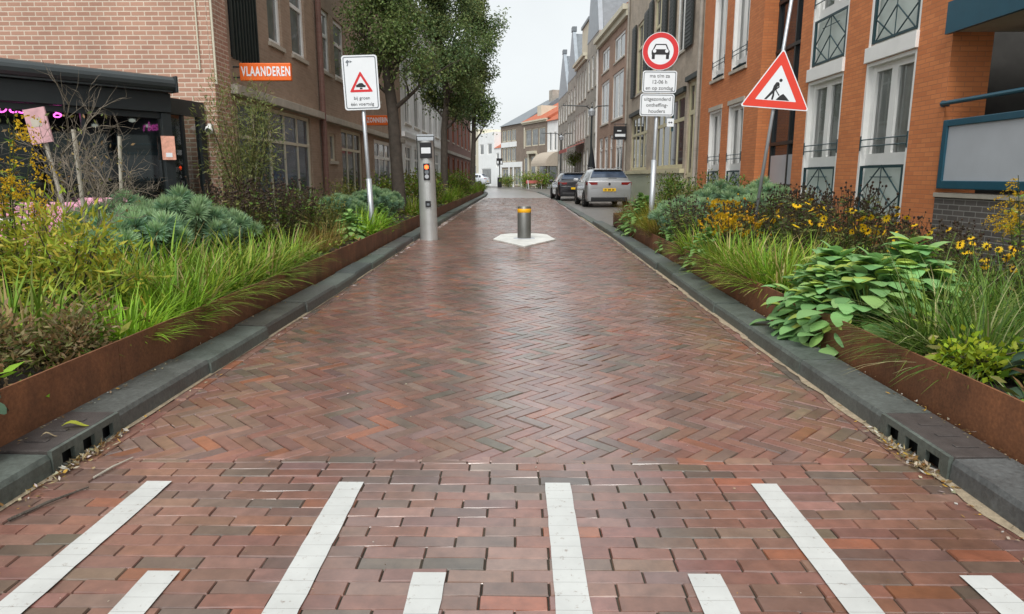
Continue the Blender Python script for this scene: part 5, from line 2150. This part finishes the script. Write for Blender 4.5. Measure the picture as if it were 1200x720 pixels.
def p_daisy(seed, n=26, h=.75, spread=.36, fl=19, petal=(.80, .50, .015), cone=(.035, .02, .01)):
    parts = p_seed(seed, n, h, spread, cone, OLV + [(.06, .10, .025)] * 2, 14, .014)
    r_ = random.Random(seed + 1)
    mb = MB()
    for k in range(fl):
        a = r_.uniform(0, 2 * PI)
        rad = spread * 1.15 * math.sqrt(r_.random())
        c = Vector((math.cos(a) * rad, math.sin(a) * rad, h * r_.uniform(.62, 1.0)))
        nrm = (Vector((0, -.8, .8)) + rvec(r_) * .6).normalized()
        e1 = nrm.orthogonal().normalized()
        e2 = nrm.cross(e1)
        np_ = 11
        rl = r_.uniform(.034, .048)
        pc = jit(petal, .14, r_)
        for j in range(np_):
            w = 2 * PI * j / np_
            d = (e1 * math.cos(w) + e2 * math.sin(w) - nrm * .25).normalized()
            leaf_quad(mb, c + d * .006, d, nrm, rl, .016, pc)
        mb.ball(tuple(c + nrm * .004), .011, cone)
        mb.tube([tuple(c), (c.x * .6, c.y * .6, .05)], .003, 3, False, (.07, .09, .03))
    parts.append(('blossoms', mb.mesh('flower_heads', M['petal'])))
    return parts


def p_gold(seed, n=14, h=1.25, spread=.25, col=(.62, .40, .02), low=False):
    r_ = random.Random(seed)
    mb = MB()
    fb = MB()
    for k in range(n):
        a = r_.uniform(0, 2 * PI)
        out = Vector((math.cos(a), math.sin(a), 0))
        p0 = out * spread * .4 * r_.random()
        hh = h * r_.uniform(.7, 1.05)
        tip = p0 + out * spread * r_.uniform(.2, 1) + Vector((0, 0, hh))
        mb.tube([tuple(p0), tuple((p0 + tip) * .5), tuple(tip)], [.006, .005, .003], 4, False, (.07, .09, .03))
        for j in range(34):
            f = r_.uniform(.05, .86)
            q_ = p0.lerp(tip, f)
            a2 = r_.uniform(0, 2 * PI)
            d = Vector((math.cos(a2), math.sin(a2), r_.uniform(-.3, .8))).normalized()
            leaf_quad(mb, q_, d, (rvec(r_) + Vector((0, 0, 1))).normalized(), r_.uniform(.06, .11), .016, jit(r_.choice(GR + OLV), .25, r_))
        for j in range(5):
            a2 = a + r_.uniform(-1.4, 1.4)
            o2 = Vector((math.cos(a2), math.sin(a2), 0))
            q_ = tip - Vector((0, 0, .05 + .035 * j))
            L = r_.uniform(.10, .19)
            for s_ in range(22):
                f = s_ / 22
                c = q_ + o2 * L * f + Vector((0, 0, .10 * f - .14 * f * f)) + rvec(r_) * .010
                leaf_quad(fb, c, rvec(r_), rvec(r_), .020, .014, jit(col, .22, r_))
    return [('foliage', mb.mesh('stems_and_leaves', M['leaf'])), ('plume_sprays', fb.mesh('flower_plumes', M['petal']))]


def p_bush(seed, n=1500, rx=.45, rz=.42, h=.0, leaf=.05, cols=None, wl_=.5, stems=14, open_=.5):
    r_ = random.Random(seed)
    cols = cols or DKG[:5]
    mb = MB()
    cl = []
    for k in range(stems):
        a = r_.uniform(0, 2 * PI)
        e = Vector((math.cos(a) * rx * r_.uniform(.2, .95), math.sin(a) * rx * r_.uniform(.2, .95), h + rz * r_.uniform(.7, 1.95)))
        mb.tube([(0, 0, 0), tuple(e * .5 + Vector((0, 0, .05))), tuple(e)], [.009, .006, .003], 4, False, (.07, .06, .035))
        cl.append(e)
        cl.append(e * r_.uniform(.5, .85))
    for k in range(n):
        c = r_.choice(cl)
        v = rvec(r_) * rx * open_ * (r_.random() ** .6)
        q_ = c + v
        if q_.z < .02: q_.z = .02 + r_.random() * .1
        d = (v.normalized() + rvec(r_) * .8 + Vector((0, 0, .25))).normalized()
        leaf_quad(mb, q_, d, (rvec(r_) + Vector((0, 0, 1))).normalized(), leaf * r_.uniform(.6, 1.3), leaf * wl_, jit(r_.choice(cols), .25, r_))
    return [('foliage', mb.mesh('leafy_twigs', M['leaf']))]


def p_twigs(seed, h=1.5, n=3):
    r_ = random.Random(seed)
    mb = MB()

    def tw(p, d, L, rad, dep):
        pts = [p.copy()]
        rr_ = [rad]
        for k in range(4):
            d = (d + rvec(r_) * .28 + Vector((0, 0, .05))).normalized()
            p = p + d * (L / 4)
            pts.append(p.copy())
            rr_.append(rad * (1 - .18 * (k + 1)))
            if dep < 3 and k > 0:
                for j in range(2 if dep < 2 else 1):
                    tw(p, (d + rvec(r_) * .95).normalized(), L * r_.uniform(.35, .55), rad * .6, dep + 1)
        mb.tube([tuple(v) for v in pts], rr_, 4, False)
    for k in range(n):
        a = r_.uniform(0, 2 * PI)
        tw(Vector((math.cos(a) * .12, math.sin(a) * .12, 0)), Vector((math.cos(a) * .3, math.sin(a) * .3, 1)).normalized(), h * r_.uniform(.5, 1.0), .009, 0)
    lv = MB()
    for k in range(150):
        c = Vector((r_.uniform(-.5, .5), r_.uniform(-.5, .5), r_.uniform(.3, h)))
        leaf_quad(lv, c, rvec(r_), rvec(r_), .05, .02, jit(r_.choice(DRY + OLV), .25, r_))
    return [('twigs', mb.mesh('bare_twigs', M['twig'])), ('last_leaves', lv.mesh('last_leaves', M['leaf']))]


PROTO = {
    'grass': [p_grass(101), p_grass(102, 400, .55, .019, .25)],
    'limegrass': [p_grass(103, 340, .42, .016, .22, 1.15, LIME)],
    'longgrass': [p_grass(104, 420, .80, .012, .18, 1.45, DKG, .30), p_grass(105, 380, .76, .011, .18, 1.5, DKG, .28)],
    'ochregrass': [p_grass(106, 420, .42, .007, .2, 1.1, OCH, .5)],
    'goldgrass': [p_grass(107, 460, .62, .008, .18, 1.0, [(.26, .24, .03), (.20, .22, .025), (.32, .26, .04), (.15, .18, .02)], .5)],
    'drymound': [p_bush(108, 2200, .34, .15, 0, .048, DRY + [(.30, .24, .12), (.18, .2, .06)], .35)],
    'hosta': [p_hosta(109, 230, .18, .13, .38, .36, HOST, .32), p_hosta(110, 220, .19, .125, .42, .34, HOST, .30)],
    'lightleaf': [p_hosta(111, 130, .13, .085, .42, .30, [(.18, .33, .09), (.15, .29, .08), (.22, .37, .11)], .24)],
    'greyleaf': [p_hosta(112, 40, .17, .12, .22, .22, [(.08, .14, .085), (.06, .12, .075)])],
    'lime': [p_bush(113, 500, .16, .09, 0, .035, [(.30, .36, .02), (.24, .32, .02)], .7, 10)],
    'spurge': [p_spurge(114), p_spurge(115, 22, .70, .46)],
    'seed': [p_seed(116), p_seed(117, 66, .95, .38)],
    'daisy': [p_daisy(118), p_daisy(119, 28, .8, .38, 16)],
    'yellowclump': [p_daisy(120, 30, .52, .30, 34, (.74, .46, .02), (.5, .28, .01))],
    'gold': [p_gold(121), p_gold(122, 12, 1.1)],
    'dkbush': [p_bush(123, 1700, .42, .40, 0, .055, DKG[:3] + [(.03, .06, .02)], .5), p_bush(124, 1700, .45, .42, 0, .06, OLV, .45)],
    'olive': [p_bush(125, 1600, .38, .34, 0, .055, OLV + [(.16, .15, .03)], .4)],
    'wispy': [p_bush(126, 5200, .55, .85, .45, .085, [(.17, .20, .055), (.20, .23, .07), (.13, .165, .05), (.25, .25, .09)], .16, 30, .55)],
    'yellowleaf': [p_bush(127, 1700, .42, .34, 0, .075, [(.27, .32, .03), (.33, .34, .035), (.20, .28, .03), (.36, .30, .04)], .22)],
    'twigs': [p_twigs(128), p_twigs(129, 1.6, 10)],
    'farmound': [p_grass(130, 420, .75, .03, .4, 1.1, GR + [(.045, .08, .018)], .5), p_bush(131, 1500, .7, .5, 0, .11, GR + OLV, .5)],
}
CAT = {'grass': ('grass_tuft', 'grass'), 'limegrass': ('grass_tuft', 'grass'), 'longgrass': ('grass_tuft', 'grass'), 'ochregrass': ('grass_tuft', 'grass'), 'goldgrass': ('grass_tuft', 'grass'),
       'drymound': ('withered_plant', 'plant'), 'hosta': ('broad_leaved_plant', 'plant'), 'lightleaf': ('pale_leaved_plant', 'plant'), 'greyleaf': ('broad_leaved_plant', 'plant'), 'lime': ('lime_shrub', 'plant'),
       'spurge': ('spurge_plant', 'plant'), 'seed': ('seed_head_plant', 'plant'), 'daisy': ('coneflower_plant', 'flower'), 'yellowclump': ('yellow_flower_clump', 'flower'), 'gold': ('goldenrod_plant', 'flower'),
       'dkbush': ('leafy_shrub', 'shrub'), 'olive': ('leafy_shrub', 'shrub'), 'wispy': ('wispy_shrub', 'shrub'), 'yellowleaf': ('yellow_leaved_plant', 'plant'), 'twigs': ('bare_shrub', 'shrub'), 'farmound': ('grassy_shrub', 'shrub')}
rq = random.Random(77)
KCOUNT = {}


def plant(kind, x, y, s_, label, group=None, z=.235, var=None):
    vs = PROTO[kind]
    k = KCOUNT.get(kind, 0)
    KCOUNT[kind] = k + 1
    parts = vs[(k if var is None else var) % len(vs)]
    name, cat = CAT[kind]
    sc = (s_ * rq.uniform(.95, 1.06), s_ * rq.uniform(.95, 1.06), s_ * rq.uniform(.94, 1.05))
    rz = rq.uniform(0, 2 * PI) if kind not in ('hosta', 'lightleaf') or x < 0 else rq.uniform(-.3, .3)
    if len(parts) == 1:
        o = bpy.data.objects.new(name, parts[0][1])
        COL.objects.link(o)
        o.location = (x, y, z)
        o.rotation_euler = (0, 0, rz)
        tag(o, label, cat, group)
    else:
        o = thing(name, label, cat, (x, y, z), rz, group)
        for pn_, me in parts:
            c = bpy.data.objects.new(pn_, me)
            COL.objects.link(c)
            c.parent = o
    o.scale = sc
    return o


GL, GRt = 'plants of the left bed', 'plants of the right bed'
LEFT = [
    ('greyleaf', -2.33, 2.62, 1.0, 'grey-green broad leaved plant poking in at the left frame edge over the iron drain'),
    ('drymound', -2.70, 3.15, 1.0, 'withered tan mound nearest the camera on the left edging'),
    ('grass', -2.95, 3.85, 1.1, 'green grass behind the withered mounds at the left frame edge'),
    ('drymound', -2.62, 3.62, .9, 'small withered brown mound touching the lime green grass'),
    ('limegrass', -2.48, 4.15, .85, 'low lime green grass, first tuft along the left edging'),
    ('limegrass', -2.50, 4.72, .95, 'lime green grass, second tuft along the left edging'),
    ('grass', -2.62, 5.25, 1.0, 'green arching grass right after the lime tufts on the left edging'),
    ('grass', -2.60, 5.85, 1.0, 'green arching grass in front of the big blue-green spurge, nearer half'),
    ('grass', -2.62, 6.5, 1.05, 'green arching grass in front of the big blue-green spurge, farther half'),
    ('grass', -2.66, 7.2, 1.0, 'green arching grass below the near end of the dark seed heads'),
    ('grass', -2.70, 7.95, .95, 'last green grass on the left edging before the ochre mound'),
    ('yellowleaf', -3.05, 4.55, 1.1, 'yellow-green leafy plant left of the bare twigs, lower one'),
    ('yellowleaf', -3.6, 4.75, .95, 'tall yellow-green leafy plant under the goldenrod plumes'),
    ('grass', -3.1, 5.1, 1.15, 'green arching grass at the foot of the bare twigs'),
    ('grass', -3.2, 5.9, 1.15, 'long green grass in the second row beneath the bare twigs'),
    ('grass', -3.2, 6.75, 1.1, 'long green grass in the second row beneath the spurge domes'),
    ('spurge', -3.62, 6.45, 1.0, 'blue-green spurge with round domes, left one of the big clump'),
    ('spurge', -3.60, 7.15, 1.02, 'blue-green spurge with round domes, middle one of the big clump'),
    ('spurge', -3.45, 7.85, .92, 'blue-green spurge with round domes, right one beside the dark seed heads'),
    ('spurge', -4.15, 7.1, .98, 'blue-green spurge at the back of the big clump, against the terrace glass'),
    ('gold', -3.95, 5.05, 1.12, 'goldenrod with arching yellow plumes at the left frame edge, taller one'),
    ('gold', -3.55, 4.75, .92, 'goldenrod with yellow plumes at the left frame edge, shorter one'),
    ('twigs', -4.05, 6.05, 1.0, 'bare tan twiggy shrub beneath the pink board'),
    ('twigs', -4.3, 6.9, .8, 'bare tan twiggy shrub right of the pale stake'),
    ('seed', -3.45, 8.7, 1.0, 'dark seed head plant next to the spurge domes'),
    ('seed', -3.35, 9.6, 1.0, 'dark seed head plant in the middle of the brown drift below the shop window'),
    ('seed', -3.35, 10.6, .95, 'dark seed head plant at the far end of the brown drift'),
    ('seed', -4.1, 9.3, 1.02, 'dark seed head plant at the back, under the brick corner'),
    ('seed', -4.1, 10.4, 1.0, 'dark seed head plant at the back, under the shop window'),
    ('wispy', -4.3, 10.9, 1.05, 'tall wispy olive shrub against the brick corner below the orange banner'),
    ('ochregrass', -2.78, 9.2, .95, 'ochre mound of fine grass on the left edging, nearer one'),
    ('ochregrass', -2.85, 10.1, 1.1, 'ochre mound of fine grass on the left edging, farther one'),
    ('olive', -3.3, 11.7, .9, 'olive leafy plant just in front of the left sign pole'),
    ('lightleaf', -2.72, 11.0, 1.0, 'pale green leafy plant between the ochre mound and the lime grass'),
    ('limegrass', -2.75, 11.9, 1.25, 'bright lime grass at the foot of the left sign pole'),
    ('limegrass', -2.78, 12.9, 1.25, 'bright lime grass just behind the left sign pole'),
    ('lightleaf', -2.75, 13.7, 1.0, 'pale green leafy plant right beside the silver traffic post'),
    ('spurge', -3.5, 13.4, .95, 'small blue-green spurge left of the left sign pole'),
    ('spurge', -3.05, 14.6, 1.0, 'small blue-green spurge between the left sign pole and the traffic post'),
    ('spurge', -3.15, 16.2, 1.0, 'blue-green spurge at the foot of the nearest street tree'),
    ('dkbush', -3.9, 12.4, .95, 'dark green bush under the brown shopfront, behind the olive plant'),
    ('dkbush', -3.9, 15.2, .95, 'dark green bush behind the left sign, below the brown front'),
]
for a in LEFT: plant(*a, GL)
for k, (x, y, s_, lab) in enumerate([
        (-2.95, 18.6, .8, 'green grassy shrub just right of the traffic post'), (-2.95, 22.5, .9, 'green grassy shrub second beyond the traffic post'), (-2.95, 26.5, .95, 'green grassy shrub third beyond the traffic post'),
        (-2.95, 30.8, .95, 'green grassy shrub in front of the dark tree trunk'), (-2.95, 35.5, 1.0, 'green grassy shrub between the two far tree trunks, nearer one'), (-2.95, 40.5, 1.05, 'green grassy shrub between the two far tree trunks, farther one'),
        (-2.85, 46.5, 1.15, 'green grassy shrub at the foot of the last tree'), (-3.2, 52, 1.3, 'last green grassy shrub before the left bend'),
        (-3.8, 20.5, 1.0, 'bushy shrub behind the traffic post, below the brown wall'), (-3.8, 25.5, 1.05, 'bushy shrub below the white building, nearer one'), (-3.8, 33.5, 1.1, 'bushy shrub below the white building, farther one'), (-3.9, 42, 1.2, 'bushy shrub below the dark red house')]):
    plant('farmound', x, y, s_, lab, GL, var=1 if k in (1, 4, 8, 9, 10, 11) else 0)
RIGHT = [
    ('lime', 2.33, 3.33, 1.15, 'tiny bright lime plant on the right edging above the drain'),
    ('greyleaf', 2.55, 3.1, 1.0, 'grey-green broad leaved plant at the right frame edge by the lime plant'),
    ('longgrass', 2.46, 3.55, .75, 'long dark grass nearest the right frame edge'),
    ('longgrass', 2.48, 3.98, .85, 'long dark grass with pale blades beside the big hostas'),
    ('longgrass', 3.05, 4.0, .8, 'long dark grass in the second row at the right frame edge'),
    ('longgrass', 3.2, 4.55, .8, 'long dark grass in the second row behind the hostas'),
    ('hosta', 2.40, 4.62, 1.08, 'big leaved hosta spilling over the right edging, nearer one'),
    ('hosta', 2.22, 4.85, .8, 'smaller hosta wedged between the edging and the big hostas'),
    ('hosta', 2.38, 5.15, 1.05, 'big leaved hosta spilling over the right edging, farther one'),
    ('hosta', 2.88, 5.0, 1.1, 'big leaved hosta behind the two on the edging'),
    ('daisy', 3.55, 5.0, .74, 'yellow coneflower beside the long grass at the right frame edge'),
    ('daisy', 3.45, 5.85, .78, 'yellow coneflower between the hostas and the grey brick parapet'),
    ('daisy', 3.35, 6.7, .95, 'yellow coneflower below the orange corner pier'),
    ('daisy', 3.25, 7.5, 1.0, 'yellow coneflower below the nearer pair of french windows'),
    ('daisy', 3.3, 8.3, 1.0, 'yellow coneflower left of the nearer french window lattice'),
    ('gold', 4.05, 5.35, .82, 'goldenrod with yellow plumes before the grey parapet, at the frame edge'),
    ('gold', 4.25, 5.75, .78, 'goldenrod with yellow plumes before the grey parapet, set back'),
    ('seed', 4.15, 6.6, .58, 'dark seed head plant below the grey brick parapet'),
    ('seed', 4.15, 7.5, .70, 'dark seed head plant at the orange corner pier'),
    ('seed', 4.05, 8.4, .95, 'dark seed head plant under the nearer lattice railing'),
    ('seed', 3.85, 9.3, .92, 'dark seed head plant at the foot of the roadworks sign'),
    ('seed', 3.9, 10.3, .95, 'dark seed head plant under the farther lattice railing'),
    ('seed', 2.95, 9.35, .78, 'dark seed head plant in front of the roadworks sign, near the edging'),
    ('seed', 2.42, 9.75, .75, 'low dark seed head plant on the right edging beyond the yellow clump'),
    ('grass', 2.38, 6.2, .95, 'green grass beside the farther hosta on the right edging'),
    ('grass', 2.90, 6.75, 1.05, 'green grass in the second row left of the hostas'),
    ('grass', 2.38, 6.95, 1.0, 'green grass in the middle of the right edging'),
    ('grass', 2.38, 7.7, 1.0, 'green grass hanging over the edging before the yellow clump'),
    ('lightleaf', 2.30, 8.3, .85, 'pale leaved plant low on the right edging by the yellow clump'),
    ('grass', 2.36, 8.9, .9, 'green grass hanging over the edging below the far yellow clump'),
    ('lightleaf', 2.42, 10.35, .95, 'pale leaved plant on the right edging between the low seed heads and the low spurge'),
    ('ochregrass', 2.40, 11.35, 1.0, 'straw coloured grass on the right edging before the golden grass'),
    ('grass', 2.36, 6.6, .85, 'short green grass wedged between two taller ones on the right edging'),
    ('yellowclump', 2.66, 8.35, 1.05, 'yellow flower clump near the right edging, nearer one'),
    ('yellowclump', 2.68, 8.95, 1.05, 'yellow flower clump near the right edging, farther one'),
    ('yellowclump', 3.45, 11.2, 1.25, 'yellow flowers among the blue-green spurges of the right bed'),
    ('spurge', 2.52, 10.8, .85, 'low dark blue-green spurge on the right edging'),
    ('spurge', 2.98, 11.7, .98, 'blue-green spurge behind the low one near the edging'),
    ('spurge', 3.55, 12.4, 1.1, 'blue-green spurge in the middle of the right bed, near the round sign'),
    ('spurge', 3.95, 11.6, 1.1, 'blue-green spurge in front of the stair window recess'),
    ('spurge', 4.35, 12.6, 1.15, 'blue-green spurge hard against the orange wall'),
    ('goldgrass', 2.46, 11.9, 1.05, 'golden yellow grass on the right edging by the round sign, nearer one'),
    ('goldgrass', 2.50, 12.7, 1.1, 'golden yellow grass on the right edging by the round sign, farther one'),
    ('lightleaf', 2.52, 13.6, 1.3, 'pale green leafy plant after the golden grass, nearer one'),
    ('lightleaf', 2.55, 14.4, 1.35, 'pale green leafy plant after the golden grass, farther one'),
    ('ochregrass', 2.62, 15.4, 1.3, 'reddish olive grass near the bed end before the silver car'),
    ('ochregrass', 2.75, 16.6, 1.45, 'reddish olive grass at the very corner of the right bed'),
    ('olive', 3.3, 13.6, 1.2, 'olive shrub behind the round sign pole'),
    ('dkbush', 3.45, 15.0, 1.15, 'dark green bush left of the tall olive bush, by the silver car'),
    ('dkbush', 3.6, 16.6, 1.1, 'dark green bush at the bed end in front of the pale green panel'),
    ('dkbush', 4.2, 14.2, 1.2, 'dark green bush before the far pair of white windows'),
    ('olive', 4.2, 15.6, 1.35, 'tall olive bush before the corner of the orange block'),
    ('olive', 4.5, 10.9, 1.0, 'olive shrub between the roadworks sign and the orange wall'),
]
for a in RIGHT: plant(*a, GRt)
for k, (x, y, s_, lab) in enumerate([(.9, 73.5, 1.6, 'round green bush in a tub before the beige awning'), (2.2, 71.5, 1.7, 'round green bush beside the black car, before the white house'), (-1.2, 79.5, 1.3, 'green bush before the white piers of the far shop')]):
    plant('farmound', x, y, s_, lab, 'bushes at the far bend', z=0, var=1)
plant('farmound', rowx(51) - .5, 51, .9, 'hanging green plant under the faded red awning', None, z=2.0, var=1)

# ground cover between the plants: low leaves over the soil of both beds
rg = random.Random(5)
for side in (0, 1):
    mb = MB()
    n = 0
    while n < 9000:
        y = 1.6 + 16 * rg.random() ** 1.6 if side else 1.6 + 40 * rg.random() ** 2.6
        if side == 0:
            x = interp(LEDGE, y) - .03 - rg.random() * (1.9 if y > 9 else 3.0)
        else:
            x = interp(REDGE[:-1], min(y, 17.5)) + .03 + rg.random() * 2.9
        z = .24 + rg.random() ** 2 * .16
        a = rg.uniform(0, 2 * PI)
        d = Vector((math.cos(a), math.sin(a), rg.uniform(-.1, .9))).normalized()
        leaf_quad(mb, Vector((x, y, z)), d, (rvec(rg) * .7 + Vector((0, 0, 1))).normalized(), rg.uniform(.05, .12), rg.uniform(.02, .05), jit(rg.choice(OLV + GR + DRY[:2]), .3, rg))
        n += 1
    tag(mb.build('ground_cover', M['leaf']), kind='stuff')

# ------------------------------------------------------------------ leaves, sticks and grit on the street
def curl_leaf(x, y, z, rz, L, w, col, name, label, tilt=.1):
    mb = MB()
    c = col
    n = 6
    for k in range(n + 1):
        f = k / n
        ww = w * .5 * math.sin(PI * min(.97, f * .9 + .06))
        zz = .012 * math.sin(f * 5) + .008
        mb.v += [(L * f, -ww, zz + ww * .3), (L * f, 0, zz), (L * f, ww, zz + ww * .35)]
        mb.c += [c] * 3
    for k in range(n):
        i = k * 3
        mb.f += [[i, i + 3, i + 4, i + 1], [i + 1, i + 4, i + 5, i + 2]]
        mb.m += [0, 0]
    o = mb.build(name, M['leaf'])
    o.location = (x, y, z)
    o.rotation_euler = (0, -tilt * 0, rz)
    return tag(o, label, 'leaf')


x, y = gp(72, 500, .12)
curl_leaf(x, y, .113, R(20), .11, .04, (.42, .44, .05), 'fallen_leaf', 'curled yellow-green leaf lying on the left iron drain cover')
x, y = gp(48, 512, .12)
curl_leaf(x, y, .113, R(35), .06, .02, (.42, .33, .2), 'fallen_leaf', 'small pale brown leaf left of the yellow leaf on the drain cover')
for (p, q, rad, lab, col) in (((110, 562), (156, 538), .0045, 'pale straw stick lying below the left drain', 'wood'), ((10, 612), (104, 573), .006, 'dark twig lying near the left kerb by the first white bar', 'bark')):
    a, b = gp(*p), gp(*q)
    mb = MB()
    mb.tube([(a[0], a[1], .008), ((a[0] * .55 + b[0] * .45), (a[1] * .55 + b[1] * .45) + .008, .012), (b[0], b[1], .008)], [rad, rad, rad * .5], 6)
    tag(mb.build('fallen_twig', M[col]), lab, 'twig')
mb = MB()
rl = random.Random(31)
LC = [(.36, .27, .15), (.42, .34, .2), (.30, .16, .05), (.45, .40, .28), (.22, .14, .06), (.5, .3, .05), (.60, .57, .5)]
for k in range(900):
    side = rl.random() < .5
    y = 1.5 + 17 * rl.random() ** 1.7
    off = abs(rl.gauss(0, .05)) if rl.random() < .72 else rl.random() * 1.7
    x = interp(LKERB, y) + .012 + off if side else interp(RKERB, y) - .012 - off
    L = rl.uniform(.006, .028) if off < .2 else rl.uniform(.005, .014)
    d = Vector((rl.uniform(-1, 1), rl.uniform(-1, 1), rl.uniform(-.05, .3))).normalized()
    leaf_quad(mb, Vector((x, y, .004 + rl.random() * .006)), d, (rvec(rl) * .4 + Vector((0, 0, 1))).normalized(), L, L * rl.uniform(.25, .7), jit(rl.choice(LC), .2, rl))
for side in (0, 1):
    for k in range(240):                                   # drifts in front of the drain mouths
        y = rl.gauss((2.95 if side else 2.88), .16)
        x = (interp(RKERB, y) - abs(rl.gauss(0, .03)) - .004) if side else (interp(LKERB, y) + abs(rl.gauss(0, .03)) + .004)
        d = Vector((rl.uniform(-1, 1), rl.uniform(-1, 1), rl.uniform(0, .5))).normalized()
        leaf_quad(mb, Vector((x, y, .004 + rl.random() * .014)), d, (rvec(rl) * .6 + Vector((0, 0, 1))).normalized(), rl.uniform(.015, .045), rl.uniform(.005, .018), jit(rl.choice(LC), .2, rl))
    for k in range(420):                                   # crumbs on kerb tops along the edging
        y = 1.6 + 14 * rl.random() ** 1.6
        x = (interp(RKERB, y) + .27 - abs(rl.gauss(0, .03))) if side else (interp(LKERB, y) - .23 + abs(rl.gauss(0, .025)))
        d = Vector((rl.uniform(-1, 1), rl.uniform(-1, 1), rl.uniform(0, .2))).normalized()
        leaf_quad(mb, Vector((x, y, .112)), d, (rvec(rl) * .3 + Vector((0, 0, 1))).normalized(), rl.uniform(.008, .03), rl.uniform(.004, .012), jit(rl.choice(LC), .2, rl))
tag(mb.build('leaf_litter', M['leaf']), kind='stuff')
# pale sand washed against the right kerb and, thinner, against the left one
mb = MB()
for side, wd in ((1, .035), (0, .012)):
    yv = [1.3 + k * .12 for k in range(170)]
    P_ = []
    for y in yv:
        xk = interp(RKERB if side else LKERB, y)
        w = wd * rl.uniform(.35, 1.3)
        P_.append((xk, w, y))
    for (xa, wa, ya), (xb, wb, yb) in zip(P_, P_[1:]):
        sg = -1 if side else 1
        q_ = [(xa - sg * .01, ya, .009 + sag(xa, ya)), (xa + sg * wa, ya, .004 + sag(xa, ya)), (xb + sg * wb, yb, .004 + sag(xb, yb)), (xb - sg * .01, yb, .009 + sag(xb, yb))]
        if side == 0: pass
        else: q_ = q_[::-1]
        mb.quad(*q_)
M['sand'] = plain('pale_sand', (.36, .29, .20), .95, amt=.35, scale=25, bump=.8)
tag(mb.build('sand', M['sand']), kind='stuff')
